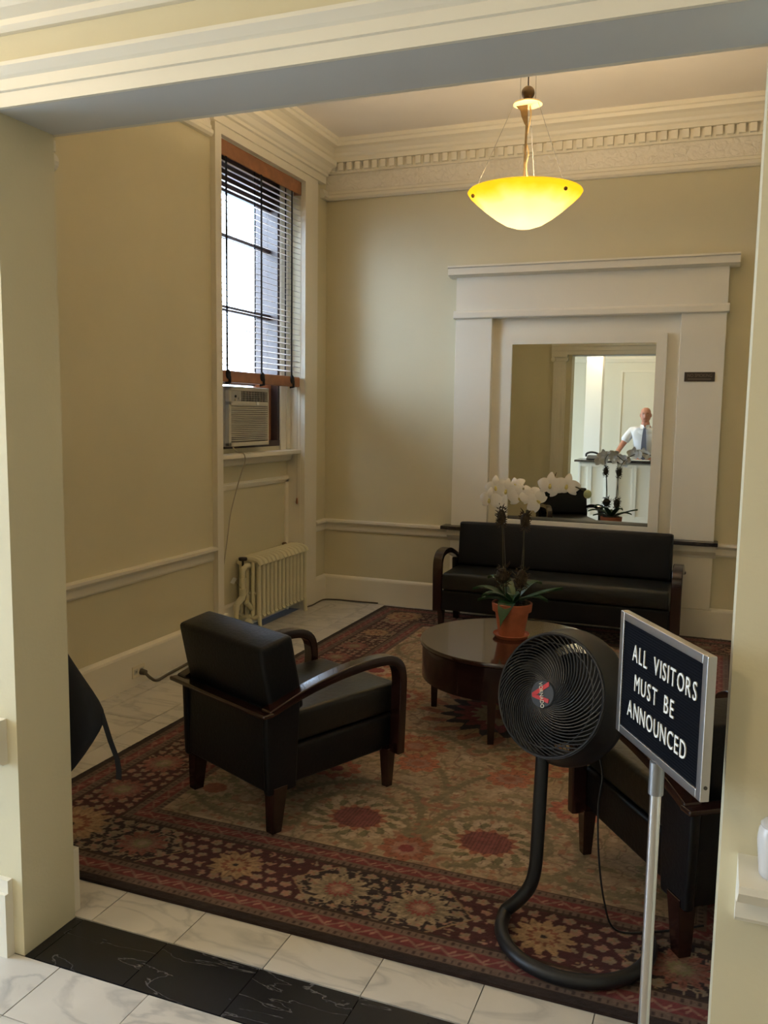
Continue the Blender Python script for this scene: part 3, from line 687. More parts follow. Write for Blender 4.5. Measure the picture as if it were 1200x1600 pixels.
for sx in (1, -1):
    for sy in (1, -1):
        g = lambda a, b_: (-1.03+sx*a, 4.52+sy*(b_-4.52))
        x, y = g(.27, 3.09); stamp(x, y, .19, 13, F((1, cream_*.8), (.86, olive*1.1), (.74, beige), (.60, rust), (.52, L(.19, .045, .038))), 1.15)
        x, y = g(.30, 3.90); stamp(x, y, .15, 9, F((1, rust*1.2), (.75, gold), (.5, rust), (.3, pinkc)), 1.1)
        x, y = g(.22, 3.70); stamp(x, y, .10, 9, F((1, L(.36, .11, .04)), (.6, pinkc), (.3, rust)), 1.1)
        x, y = g(.55, 3.50); stamp(x, y, .11, 9, F((1, L(.34, .09, .04)), (.6, gold), (.3, red)), 1.1)
        x, y = g(.95, 3.1); stamp(x, y, .12, 11, F((1, olive*1.5), (.75, beige), (.45, rust)), 1.1)
        x, y = g(.95, 4.05); stamp(x, y, .14, 11, F((1, rust), (.7, cream_*.8), (.4, red)), 1.1)
        x, y = g(.62, 4.45); stamp(x, y, .16, 13, F((1, gold*.9), (.8, rust), (.5, cream_*.7), (.3, red)), 1.1)
        x, y = g(0, 2.93); stamp(x, y, .10, 9, F((1, rust), (.6, pinkc), (.3, red)), 1.1)
stamp(-1.03, 4.52, .42, 17, F((1, rust), (.9, gold), (.75, navy), (.6, red), (.4, beige), (.2, rust)))
# woven dashes on the red centres
mm_ = (np.abs(col[..., 0]-.19) < .001) & (np.sin(X*420) > .3); col[mm_] = L(.13, .03, .028)
col *= 1.22
# borders
main = (dE >= .155) & (dE < .43)
put(dE < .43, maroon)
alt = (np.abs(((U+1.0) % 1.12)-.56) > .36-.13*(1-np.abs(dE-.29)/.135))
put(main & alt & (side == 2), navy); put(main & alt & (side != 2), maroon*.75)
seg = main & (np.abs(np.abs(((U+1.0) % 1.12)-.56)-(.36-.13*(1-np.abs(dE-.29)/.135))) < .005); put(seg, gold*.75)
# small blossoms
ph = ((U/.058) % 1)-.5; row = ((dE-.165)/.052); pr_ = (row % 1)-.5; odd = (np.floor(row).astype(int) % 2)*.5
ph = (((U/.058)+odd) % 1)-.5; rb = np.hypot(ph, pr_)
ang = np.arctan2(pr_, ph)
bloss = main & (rb < .36*(1+.13*np.cos(5*ang))) & (n2 > .30)
cc_ = np.where((n3 > .5)[..., None], pinkc, cream_*.62); col[bloss] = cc_[bloss]
put(main & (rb < .10), gold*.8)
# trailing leaves in the dark cartouches
lf = main & alt & ((np.abs(smooth_noise((H_, W_), (150, 110), 21)-.5) < .06)); put(lf, L(.25, .19, .11))
put(main & ((dE < .163) | (dE > .422)), brown*.7)
gold_l = F((1, gold), (.78, L(.38, .24, .10)), (.55, rust*.9), (.38, gold*1.1), (.12, navy))
pal_l = F((1, L(.33, .25, .14)), (.80, L(.22, .165, .09)), (.50, L(.27, .045, .035)), (.34, L(.30, .15, .09)), (.16, L(.40, .22, .14)))
pnk_l = F((1, L(.24, .07, .045)), (.72, pinkc*.8), (.42, olive*1.6), (.22, cream_*.6))
def border_row(fix, horiz, mid):
    for k_ in range(-5, 6):
        for off, lay, pet in ((-.56, gold_l, 12), (.0, None, 0), (-.15, pal_l, 15), (.15, pal_l, 15)):
            pass
        c = mid+k_*1.12
        items = [(c+.56, gold_l, 12, .092)]
        items += [(c-.15, pal_l, 15, .095), (c+.15, pal_l, 15, .095)] if k_ % 2 == 0 else [(c+.15, pnk_l, 13, .09), (c-.15, pnk_l, 13, .09)]
        for p, lay, pet, r in items:
            if horiz and RX0+.45 < p < RX1-.45: stamp(p, fix, r, pet, lay, 1.12, .17)
            if not horiz and RY0_+.45 < p < RY1_-.45: stamp(fix, p, r, pet, lay, 1)
border_row(RY0_+.285, True, -1.0); border_row(RY1_-.285, True, -1.0)
border_row(RX0+.275, False, 3.08+1.12); border_row(RX1-.275, False, 3.08+1.12)
for a in (RX0+.29, RX1-.29):
    for b_ in (RY0_+.30, RY1_-.30): stamp(a, b_, .14, 15, gold_l)
# guard bands
def guard(d0, d1):
    wdt = d1-d0; q = (dE-d0)/wdt; m_ = (q >= 0) & (q < 1)
    put(m_, red*.85)
    edge = m_ & ((q < .30) | (q > .70)); col[edge] = L(.155, .10, .065)
    dots = edge & (np.sin(U*260) > .55) & (np.abs(np.abs(q-.5)-.36) < .07); col[dots] = L(.055, .028, .022)
    tri = ((U/.105) % 1); z_ = np.abs(tri-.5)*2
    leafm = m_ & (np.abs(q-(.34+.32*z_)) < .045); col[leafm] = pinkc*.85
    lf2 = m_ & (np.abs(q-.5) < .10) & (np.abs(((U/.105+.25) % .5)-.25) < .09) & (np.abs(q-.5-(((U/.105+.25) % .5)-.25)*.8) < .05); col[lf2] = pinkc*1.15
    put(m_ & ((q < .03) | (q > .97)), brown*.6)
guard(.034, .155); guard(.43, .545)
put(dE < .034, L(.028, .016, .012))
col *= (.80+.4*n3)[..., None]*(.88+.24*n1)[..., None]
rs = np.random.RandomState(5); col *= (1+.22*(rs.rand(H_, W_)-.5))[..., None]
lum = col.mean(-1, keepdims=True); col = np.clip((lum*.24+col*.76)*np.array([.93, .87, .88]), 0, 1)
# slab mesh: fine top grid plus sides
nv = H_*W_
vs = np.zeros((nv, 3), np.float32); vs[:, 0] = X.ravel(); vs[:, 1] = Y.ravel(); vs[:, 2] = RT+((n3.ravel()-.5)*.0012)
idx = np.arange(nv).reshape(H_, W_)
q = np.stack([idx[:-1, :-1], idx[:-1, 1:], idx[1:, 1:], idx[1:, :-1]], -1).reshape(-1, 4)
per = np.concatenate([idx[0, :-1], idx[:-1, -1], idx[-1, :0:-1], idx[:0:-1, 0]])
lowv = vs[per].copy(); lowv[:, 2] = .001; lo = nv+np.arange(len(per)); nx = np.roll(per, -1); nl = np.roll(lo, -1)
sq = np.stack([per, lo, nl, nx], -1)
V = np.concatenate([vs, lowv]); Q = np.concatenate([q, sq])
me = bpy.data.meshes.new('pile'); me.vertices.add(len(V)); me.vertices.foreach_set('co', (V-np.array([-1.03, 4.52, 0])).astype(np.float32).ravel())
me.loops.add(Q.size); me.loops.foreach_set('vertex_index', Q.astype(np.int32).ravel())
me.polygons.add(len(Q)); me.polygons.foreach_set('loop_start', np.arange(0, Q.size, 4, dtype=np.int32)); me.polygons.foreach_set('loop_total', np.full(len(Q), 4, np.int32))
me.update(calc_edges=True)
ca = me.color_attributes.new('weave', 'FLOAT_COLOR', 'POINT')
cv = np.ones((len(V), 4), np.float32); cv[:nv, :3] = col.reshape(-1, 3); cv[nv:, :3] = (.03, .017, .013); ca.data.foreach_set('color', cv.ravel())
me.materials.append(M['rug'])
rug = bpy.data.objects.new('area_rug', me); C.objects.link(rug); rug.location = (-1.03, 4.52, 0)
tag(rug, 'large red and beige floral patterned rug with dark borders on the marble floor', 'rug')
RZ = RT+.0008

# ------------------------------------------------------------------ seating
def cushion(name, m, parent, x0, y0, z0, x1, y1, z1, bev=.03, rotx=0, puff=0.0):
    """upholstered block: subdivided box, softly bulging, well rounded"""
    cx, cy, cz = (x0+x1)/2, (y0+y1)/2, (z0+z1)/2; hx, hy, hz = (x1-x0)/2, (y1-y0)/2, (z1-z0)/2
    nx, ny, nz = max(2, int(hx*2/.09)), max(2, int(hy*2/.09)), max(2, int(hz*2/.06))
    bm = bmesh.new(); bmesh.ops.create_cube(bm, size=2)
    for v in bm.verts: v.co = (v.co.x*hx, v.co.y*hy, v.co.z*hz)
    bmesh.ops.bevel(bm, geom=bm.edges[:], offset=bev, segments=3, profile=.6, affect='EDGES')
    bmesh.ops.subdivide_edges(bm, edges=[e for e in bm.edges if e.calc_length() > .12], cuts=4, use_grid_fill=True)
    for v in bm.verts:
        ax, ay, az = 1-(v.co.x/hx)**2, 1-(v.co.y/hy)**2, 1-(v.co.z/hz)**2
        v.co.z += math.copysign(puff*max(ax, 0)*max(ay, 0), v.co.z) if abs(v.co.z) > hz*.6 else 0
        v.co.y += math.copysign(puff*max(ax, 0)*max(az, 0), v.co.y) if abs(v.co.y) > hy*.6 else 0
    mt = Matrix.Translation((cx, cy, cz)) @ Matrix.Rotation(rotx, 4, 'X')
    bmesh.ops.transform(bm, matrix=mt, verts=bm.verts)
    bmesh.ops.recalc_face_normals(bm, faces=bm.faces)
    me = bpy.data.meshes.new(name); bm.to_mesh(me); bm.free(); me.materials.append(M[m])
    for p in me.polygons: p.use_smooth = True
    o = bpy.data.objects.new(name, me); C.objects.link(o); o.parent = parent
    return o
def make_seat(name, label, cat, half, yb, yf, group=None, backtop=.765, seats=1, lean=12, arm_w=.06):
    """half = half overall width; yb rear rail, yf front of arm posts"""
    t = thing(name, label, cat, (0, 0, 0), 0, group)
    ix = half-arm_w
    # arms: one bent board from the rear rail, over the seat, down to the front post
    for s in (-1, 1):
        xa = half-arm_w if s > 0 else -half
        path = [Vector((yb+.02, .497))]+bez((yb+.03, .50), (yb+.25, .575), (yf-.24, .602), (yf-.10, .588), 14)+bez((yf-.10, .588), (yf-.02, .578), (yf-.005, .54), (yf-.002, .47), 8)[1:]+[Vector((yf-.004, .38)), Vector((yf-.012, .15))]
        path = [Vector((p[0], p[1])) for p in path]
        nP = len(path); th = [.028+.014*min(1, i/10) for i in range(nP)]
        MB().strip(path, arm_w, th, xa).build('arm', 'darkwood', t, smooth=True, bevel=.006)
        # upholstered rear side panel
        MB().extr([(yb+.03, .16), (yb+.17, .16), (yb+.19, .515), (yb+.02, .49)], 'x', s*(ix-.004) if s > 0 else -(ix+.03), (ix+.03) if s > 0 else -(ix-.004)).build('side_panel', 'leather', t, bevel=.01)
    MB().box(-half-.005, yb-.018, .488, half+.005, yb+.035, .506).build('back_rail', 'darkwood', t, bevel=.006)
    # legs
    for sx in (-1, 1):
        MB().taper(sx*(half-.055), yf-.045, 0, .18, .017, .017, .026, .026, 0, .0).build('leg', 'darkwood', t, bevel=.003)
        MB().taper(sx*(half-.055), yb+.075, 0, .19, .021, .023, .032, .034, 0, .012).build('leg', 'darkwood', t, bevel=.003)
    # frame, seat, back
    cushion('seat_base', 'leather', t, -ix+.002, yb+.07, .165, ix-.002, yf+.02, .318, .016)
    wseat = (2*ix-.02)/seats
    for i in range(seats):
        x0 = -ix+.01+i*wseat
        cushion('seat_cushion', 'seatleather', t, x0+.001, yb+.15, .322, x0+wseat-.001, yf+.035, .452, .022, 0, .012)
    o = cushion('back_panel', 'leather', t, -ix+.002, yb+.035, .17, ix-.002, yb+.13, .50, .012)
    wb = ix*2+(.035 if half < .5 else -.045)
    cushion('back_cushion', 'leather', t, -wb/2, yb+.03, .455, wb/2, yb+.19, backtop, .02, R(lean), .012)
    return t
arm1 = make_seat('leather_armchair', 'black leather armchair with curved dark wood arms at left on the rug seen from behind', 'armchair', .33, -.40, .345, 'leather armchairs on the rug')
arm1.location = (-1.672, 3.256, RZ); arm1.rotation_euler = (0, 0, R(-24))
arm2 = arm1.copy(); C.objects.link(arm2)
arm2['label'] = 'black leather armchair at right, half hidden behind the fan and letter board sign'
for ch in list(arm1.children):
    c = ch.copy(); C.objects.link(c); c.parent = arm2
arm2.rotation_euler = (0, 0, R(35.5))
th_ = R(35.5); fwd = Vector((-math.sin(th_), math.cos(th_))); rgt = Vector((math.cos(th_), math.sin(th_)))
lc = Vector((-.395, 3.16)) + rgt*(.33-.055) - fwd*(.30)
arm2.location = (lc.x, lc.y, RZ)
sofa = make_seat('leather_sofa', 'long black leather sofa with curved dark wood arms against the mirror surround', 'sofa', .89, -.235, .30, backtop=.79, seats=1, lean=6, arm_w=.07)
sofa.location = (-1.09, 6.43, RZ); sofa.rotation_euler = (0, 0, PI)

# ------------------------------------------------------------------ coffee table
ct = thing('coffee_table', 'round dark wood coffee table with a deep drum apron in front of the sofa', 'table', (-1.005, 4.50, RZ), R(16))
TZ = .43
MB().lathe([(.0, TZ-.028), (.475, TZ-.028), (.488, TZ-.022), (.49, TZ-.006), (.486, TZ), (0, TZ)], 64).build('tabletop', 'tablewood', ct, smooth=True)
MB().lathe([(.455, TZ-.20), (.478, TZ-.20), (.478, TZ-.0285), (.455, TZ-.0285)], 64, closed=True).build('drum_apron', 'darkwood', ct, smooth=True)
for k in range(4):
    a = R(90*k+75); xx, yy = .425*math.cos(a), .425*math.sin(a)
    MB().taper(xx, yy, 0, TZ-.0285, .016, .016, .026, .026).build('leg', 'darkwood', ct, bevel=.003)
TTOP = RZ+TZ

# ------------------------------------------------------------------ potted orchid
PX, PY = -1.018, 4.56
orc = thing('potted_orchid', 'white orchid with two flower spikes in a terracotta pot on the round table', 'plant', (PX, PY, TTOP))
MB().lathe([(.0, 0), (.085, 0), (.10, .018), (.098, .022), (.09, .012), (0, .010)], 32).build('saucer', 'terra', orc, smooth=True)
MB().lathe([(.0, .012), (.070, .012), (.092, .145), (.106, .147), (.110, .19), (.100, .192), (.094, .17), (.0, .17)], 32).build('pot', 'terra', orc, smooth=True)
so = MB()
for i in range(40):
    a = rnd.uniform(0, 2*PI); r = math.sqrt(rnd.random())*.085
    so.sphere((r*math.cos(a), r*math.sin(a), .175+rnd.uniform(0, .012)), rnd.uniform(.012, .02), 6, 5)
so.build('potting_moss', 'soil', orc, kind='stuff')
def blade(d, length, width, rise, droop, z0=.18, name='leaf', m='leaf'):
    n = 10; vs = []; fs = []; length *= 1.12; width *= 1.3; d = Vector(d).normalized(); sd = Vector((-d.y, d.x, 0))
    for i in range(n+1):
        t = i/n; p = d*length*t; z = z0+rise*math.sin(t*PI*.6)-droop*t*t
        wd = width*math.sin(min(1, .12+t*.95)*PI)**.6*(1 if t < .98 else .3)
        for k, o_, dz in ((0, -1, .012), (1, 0, 0), (2, 1, .012)): vs.append((p.x+sd.x*o_*wd/2, p.y+sd.y*o_*wd/2, z+dz*abs(o_)))
    top = len(vs)
    for v in list(vs): vs.append((v[0], v[1], v[2]-.003))
    for i in range(n):
        for k in range(2):
            a = i*3+k; fs.append((a, a+1, a+4, a+3)); fs.append((top+a, top+a+3, top+a+4, top+a+1))
        for k in (0, 2):
            a = i*3+k; fs.append((a, a+3, top+a+3, top+a))
    fs.append((0, top, top+1, 1)); fs.append((1, top+1, top+2, 2))
    return MB().add(vs, fs).build(name, m, orc, smooth=True)
for ang, ln, wd, ri, dr in ((172, .21, .055, .09, .03), (150, .17, .05, .14, .02), (188, .17, .045, .04, .03), (12, .24, .055, .06, -.04), (-8, .18, .055, .07, .03), (262, .15, .075, .07, .17), (285, .11, .06, .10, .06), (215, .16, .05, .08, .03), (120, .16, .05, .12, .02), (50, .18, .05, .12, .02)):
    blade((math.cos(R(ang)), math.sin(R(ang)), 0), ln, wd, ri, dr)
def clump(c, r, h, name='bark_clump'):
    mb = MB(); 
    mb.sphere(c, r*.75, 10, 8, (1, 1, h/r))
    for i in range(70):
        a = rnd.uniform(0, 2*PI); zz = rnd.uniform(-1, 1); rad = r*math.sqrt(1-zz*zz*.7)
        p = Vector((c[0]+rad*.65*math.cos(a), c[1]+rad*.65*math.sin(a), c[2]+zz*h))
        q_ = p+Vector((math.cos(a)*r*.5, math.sin(a)*r*.5, rnd.uniform(-.4, .6)*r))
        mb.cyl(p, q_, .004, .001, 4)
    return mb.build(name, 'soil', orc, kind='stuff')
# spike paths (relative to the pot's base, x right, z up)
s1 = catmull([(-.03, 0, .17), (-.055, 0, .30), (-.06, .0, .45), (-.07, .0, .62), (-.085, -.01, .72), (-.085, -.01, .78), (-.05, -.02, .83), (.02, -.02, .82), (.10, -.02, .76)], 6)
s2 = catmull([(.03, .0, .17), (.05, 0, .30), (.055, .0, .45), (.05, .0, .60), (.07, -.0, .70), (.10, -.01, .76), (.17, -.02, .82), (.26, -.03, .85), (.35, -.04, .83), (.40, -.04, .80)], 6)
for s in (s1, s2): MB().tube(s, .0035, 6).build('flower_spike', 'stem', orc, smooth=True)
MB().cyl((-.03, .012, .17), (-.07, .006, .70), .003, n=6).cyl((.03, .012, .17), (.06, .006, .70), .003, n=6).build('support_stake', 'acdark', orc)
clump((-.075, 0, .655), .032, .058); clump((.055, 0, .645), .034, .055)
clump((-.055, -.01, .335), .048, .058); clump((.048, -.01, .325), .042, .068)
def flower(c, face, r, spin=0):
    """five petals and a lip, facing along `face`"""
    f = Vector(face).normalized(); q = f.to_track_quat('Z', 'Y').to_matrix().to_4x4(); mt = Matrix.Translation(c) @ q @ Matrix.Rotation(spin, 4, 'Z')
    vs = []; fs = []
    for k, (an, ln, wd) in enumerate(((90, 1.0, .62), (-30, .95, .55), (210, .95, .55), (12, 1.05, .95), (168, 1.05, .95))):
        a = R(an); d = Vector((math.cos(a), math.sin(a), 0)); sd = Vector((-d.y, d.x, 0)); b0_ = len(vs); n = 6
        for i in range(n+1):
            t = i/n; w_ = wd*r*.5*math.sin(PI*min(.97, .10+.88*t))**.7
            for o_ in (-1, 0, 1):
                z = .10*r*math.sin(t*PI)-.12*r*t*t-abs(o_)*.05*r+(.02*r if k > 2 else 0)
                vs.append(d*(t*ln*r)+sd*o_*w_+Vector((0, 0, z)))
        T_ = len(vs)
        for v in vs[b0_:T_]: vs.append(v+Vector((0, 0, -.0015)))
        off = T_-b0_
        for i in range(n):
            for j in range(2):
                a0 = b0_+i*3+j; fs.append((a0, a0+1, a0+4, a0+3)); fs.append((a0+off, a0+off+3, a0+off+4, a0+off+1))
            for j in (0, 2):
                a0 = b0_+i*3+j; fs.append((a0, a0+3, a0+off+3, a0+off))
        a0 = b0_+n*3; fs.append((a0, a0+1, a0+1+off, a0+off)); fs.append((a0+1, a0+2, a0+2+off, a0+1+off))
    o = MB().add(vs, fs).build('flower', 'petal', orc, smooth=True, mtx=mt)
    MB().sphere((0, -.10*r, .14*r), .13*r, 8, 6, (1, 1.4, .8)).sphere((0, .05*r, .12*r), .09*r, 8, 6).build('flower_lip', 'lip', o, smooth=True, mtx=mt)
    return o
# (x, z) found from the photograph at the plant's depth
for x, z, y, fx, fz, r, sp in ((-.125, .748, -.03, -.35, -.05, .056, 0), (-.095, .815, -.02, -.2, .1, .056, .2), (-.035, .802, -.035, -.1, 0, .056, -.1), (.04, .772, -.04, .05, -.1, .056, .15),
                               (.095, .785, -.03, .5, .35, .050, .4), (.135, .755, -.04, .55, .1, .052, .9), (.20, .842, -.04, -.1, .05, .058, 0), (.235, .825, -.01, .4, .1, .050, .3), (.285, .842, -.04, .1, .05, .056, -.2), (.005, .83, .0, -.3, .5, .045, .5)):
    flower((x-.008, y, z), (fx, -1, fz), r*1.22, sp)
MB().sphere((.385, -.04, .805), .021, 12, 8, (1, 1, 1.1)).build('flower_bud', 'bud', orc, smooth=True)

# ------------------------------------------------------------------ pendant lamp
LX, LY, LZ = -1.03, 4.60, 2.795
pl = thing('pendant_lamp', 'lit yellow glass bowl pendant hanging on wires from the ceiling', 'lamp', (LX, LY, LZ))
RB = .297
prof = [(0, -.178), (.05, -.174), (.10, -.157), (.15, -.127), (.20, -.090), (.25, -.048), (.285, -.015), (RB, .004), (RB-.004, .010), (.278, -.012), (.243, -.045), (.193, -.086), (.143, -.122), (.095, -.151), (.05, -.167), (0, -.171)]
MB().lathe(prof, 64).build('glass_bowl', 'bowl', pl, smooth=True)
zt = .445
for k in range(3):
    a = R(-90+60+120*k); a = [R(212), R(-32), R(90)][k]; rx, ry = (RB-.025)*math.cos(a), (RB-.025)*math.sin(a)
    MB().cyl((rx, ry, -.004), (.07*math.cos(a), .07*math.sin(a), zt), .0014, n=5).build('suspension_wire', 'wire', pl)
    MB().sphere((rx*1.03, ry*1.03, -.028), .010, 10, 8).build('wire_knob', 'bronze', pl, smooth=True)
MB().lathe([(0, zt+.012), (.03, zt+.012), (.072, zt+.004), (.075, zt-.003), (.06, zt-.006), (0, zt-.004)], 24).build('hanger_disc', 'brass', pl, smooth=True)
MB().sphere((0, 0, zt+.055), .034, 20, 14).cyl((0, 0, zt), (0, 0, zt+.03), .016, n=12).build('finial_ball', 'bronze', pl, smooth=True)
MB().extr([(-.06, zt-.005), (0.0, zt-.005), (.004, zt-.12), (-.012, zt-.10), (-.03, zt-.06), (-.036, zt-.03)], 'y', -.006, .006).build('bracket', 'bronze', pl)
MB().cyl((-.002, 0, zt-.10), (-.012, 0, -.10), .0065, n=8).build('stem_rod', 'bronze', pl, smooth=True)
MB().tube(catmull([(.012, 0, zt-.01), (.018, 0, zt-.06), (.002, .004, zt-.14), (-.006, .006, zt-.18), (.012, .004, zt-.24), (.002, 0, zt-.30), (.008, 0, zt-.36), (-.002, 0, .0)], 6), .0045, 6).build('electric_cord', 'brass', pl, smooth=True)
MB().cyl((.0, 0, zt+.085), (0, 0, CEIL-LZ), .0035, n=6).build('ceiling_cable', 'valve', pl)
for s in (-1, 1): MB().cyl((s*.04, 0, zt), (s*.04, 0, CEIL-LZ), .0012, n=5).build('suspension_wire', 'wire', pl)
MB().lathe([(.07, CEIL-LZ), (.07, CEIL-LZ-.02), (.02, CEIL-LZ-.035), (0, CEIL-LZ-.035)], 24).build('canopy', 'bronze', pl, smooth=True)
for k in range(3):
    a = R(30+120*k); l = bpy.data.lights.new('bulb_light', 'POINT'); l.energy = 105; l.color = (1, .77, .48); l.shadow_soft_size = .035
    o = bpy.data.objects.new('bulb_light', l); C.objects.link(o); o.parent = pl; o.location = (.07*math.cos(a), .07*math.sin(a), -.095)
    MB().sphere((.07*math.cos(a), .07*math.sin(a), -.095), .028, 12, 8).build('bulb', mat('bulb_glass', (1, .9, .7), .4, emit=(1, .78, .45), estr=6) if k == 0 else bpy.data.materials['bulb_glass'], pl, smooth=True).visible_shadow = True
for o in pl.children:
    if o.name.startswith('bulb') and o.type == 'MESH': o.scale = (1, 1, 1)

# ------------------------------------------------------------------ floor fan
fan = thing('pedestal_fan', 'black round pedestal fan with spiral grille standing on the rug before the sign', 'fan', (-.42, 2.62, RZ))
ax = Vector((-.40, -.90, .29)).normalized()                   # the way it blows
zup = Vector((0, 0, 1)); side_ = zup.cross(ax).normalized(); upv = ax.cross(side_)
FM = Matrix((side_, upv, ax)).transposed().to_4x4(); HC = Vector((-.452+.42, 2.585-2.62, .795-RZ))
FM = Matrix.Translation(HC) @ FM
RO = .182
def fb_(mb, name, m, parent=None, **k): return mb.build(name, m, parent or fan, mtx=FM, **k)
fb_(MB().lathe([(.186, .0), (.192, .0), (.196, -.03), (.202, -.065), (.211, -.085), (.215, -.092), (.215, -.104), (.208, -.110), (.197, -.125), (.180, -.16), (.174, -.16), (.188, -.12), (.198, -.095), (.190, -.06), (.185, -.03)], 64, closed=True), 'housing', 'blackplastic', smooth=True)
fb_(MB().lathe([(0, -.235), (.06, -.23), (.115, -.205), (.145, -.17), (.145, -.155), (0, -.155)], 32), 'motor_cover', 'blackplastic', smooth=True)
rg = MB()
for k in range(60):
    a = 2*PI*k/60; rg.tube([(.08*math.cos(a), .08*math.sin(a), -.165), (.13*math.cos(a+.25), .13*math.sin(a+.25), -.155), (.178*math.cos(a+.5), .178*math.sin(a+.5), -.155)], .0016, 4)
fb_(rg, 'rear_grille', 'fangrille')
gr = MB()
for k in range(50):
    a0 = 2*PI*k/50; pts = []
    for i in range(13):
        t = i/12; r = .040+(RO-.040)*t; an = a0+1.85*t**.8
        pts.append((r*math.cos(an), r*math.sin(an), .032-.030*t**2.2))
    gr.tube(pts, .0021, 6)
fb_(gr, 'front_grille', 'fangrille', smooth=True)
fb_(MB().tube([((RO+.004)*math.cos(2*PI*i/64), (RO+.004)*math.sin(2*PI*i/64), .002) for i in range(64)], .004, 8, closed=True).tube([(.158*math.cos(2*PI*i/64), .158*math.sin(2*PI*i/64), .012) for i in range(64)], .0015, 6, closed=True), 'grille_ring', 'fangrille', smooth=True)
# blades at rest
for k in range(3):
    bm_ = MB(); a0 = 2*PI*k/3; vs = []; fs = []; n = 8
    for i in range(n+1):
        t = i/n; r = .035+.13*t
        for s, dz in ((-1, -.022), (1, .022)):
            an = a0+s*.48*(1-.25*t)+.35*t; vs.append((r*math.cos(an), r*math.sin(an), -.06+dz))
    T_ = len(vs); vs += [(x_, y_, z_-.003) for x_, y_, z_ in vs]
    for i in range(n):
        a = 2*i; fs += [(a, a+1, a+3, a+2), (T_+a, T_+a+2, T_+a+3, T_+a+1), (a, a+2, T_+a+2, T_+a), (a+1, T_+a+1, T_+a+3, a+3)]
    fs += [(0, T_, T_+1, 1), (2*n, 2*n+1, T_+2*n+1, T_+2*n)]
    fb_(bm_.add(vs, fs), 'fan_blade', 'blackplastic', smooth=True)
fb_(MB().lathe([(0, -.09), (.04, -.09), (.043, -.04), (.0, -.03)], 24), 'hub', 'blackplastic', smooth=True)
bd = fb_(MB().lathe([(0, .020), (.042, .026), (.043, .036), (.040, .041), (.0, .043)], 40), 'badge', 'badge', smooth=True)
LR = R(-72)                                                   # the badge has turned so that its word reads downwards
BM = FM @ Matrix.Rotation(LR, 4, 'Z')
def vstroke(a, b_, w_):
    a, b_ = Vector(a), Vector(b_); d = (b_-a).normalized(); n = Vector((-d.y, d.x))*w_/2
    return [a+n, b_+n, b_-n, a-n]
vm = MB()
for poly in ([(-.034, .028), (-.020, .028), (.004, -.026), (-.006, -.034)], [(.030, .020), (.018, .024), (-.006, -.034), (.006, -.034)]):
    vm.extr(poly, 'z', .0410, .0440)
vm.build('red_emblem', 'red', bd, mtx=BM)
me = text_mesh('VORNADO', .0165, .0009); me.materials.clear(); me.materials.append(M['letter'])
me.transform(BM @ Matrix.Translation((-.035, -.006, .0450)) @ Matrix.Diagonal((.93, 1.1, 1, 1)))
o = bpy.data.objects.new('badge_lettering', me); C.objects.link(o); o.parent = bd
# stand: post bending into an open hoop on the floor
cx0, cy0, rr0 = -.345+.42, 2.585-2.62, .228
pts = [(-.052, .0, .60), (-.055, .0, .45), (-.058, .0, .30), (-.062, .0, .20), (-.078, .0, .13), (-.115, -.005, .075)]
for a in (172, 180, 190, 200, 215, 230, 245, 260, 275, 290, 305, 320, 335, 350, 365, 378):
    z = .035 if a <= 176 else .024
    pts.append((cx0+rr0*math.cos(R(a)), cy0+rr0*math.sin(R(a)), z))
MB().tube(catmull(pts, 4), .0215, 14).build('stand_tube', 'blackplastic', fan, smooth=True)
MB().tube(catmull([(-.052, .0, .58), (-.05, .02, .62), (-.03, .05, .64)], 4), .02, 10).sphere((-.02, .05, .64), .04, 12, 8).build('tilt_joint', 'blackplastic', fan, smooth=True)
MB().tube(catmull([(.055, .12, .70), (.12, .10, .52), (.115, .09, .40), (.125, .07, .25), (.15, .06, .10), (.19, .06, .012), (.30, .10, .008), (.45, .2, .008)], 6), .0035, 6).build('power_cord', 'blackplastic', fan, smooth=True)

# ------------------------------------------------------------------ letter board sign on its pole
a_ = Vector((-.198, 2.132)); b_ = Vector((.007, 1.778)); mid = (a_+b_)/2; dv = (b_-a_); SW = dv.length; ang = math.atan2(dv.y, dv.x)
sg = thing('letter_board_sign', 'black letter board in an aluminium frame on a silver pole telling visitors to be announced', 'sign', (mid.x, mid.y, 0), ang)
SZ0, SZ1 = .882, 1.182; th2 = .010
def bar(x0, z0, x1, z1): return MB().box(x0, -th2, z0, x1, th2, z1)
fw_ = .020
for args in ((-SW/2, SZ0, -SW/2+fw_, SZ1), (SW/2-fw_, SZ0, SW/2, SZ1), (-SW/2+fw_, SZ0, SW/2-fw_, SZ0+fw_), (-SW/2+fw_, SZ1-fw_, SW/2-fw_, SZ1)):
    bar(*args).build('frame_bar', 'alu', sg, bevel=.002)
lb = MB().box(-SW/2+fw_, -.006, SZ0+fw_, SW/2-fw_, .010, SZ1-fw_)
felt = lb.build('felt_board', 'felt', sg)
gv = MB()
for i in range(40): gv.box(-SW/2+fw_, -.0068, SZ0+fw_+.003+i*.0065, SW/2-fw_, -.006, SZ0+fw_+.0055+i*.0065)
gv.build('grooves', 'felt', felt)
sc_ = MB().cyl((SW/2-.0002, 0, SZ0+.03), (SW/2+.0015, 0, SZ0+.03), .004, n=10).build('screw', 'acdark', sg)
glyph = {}
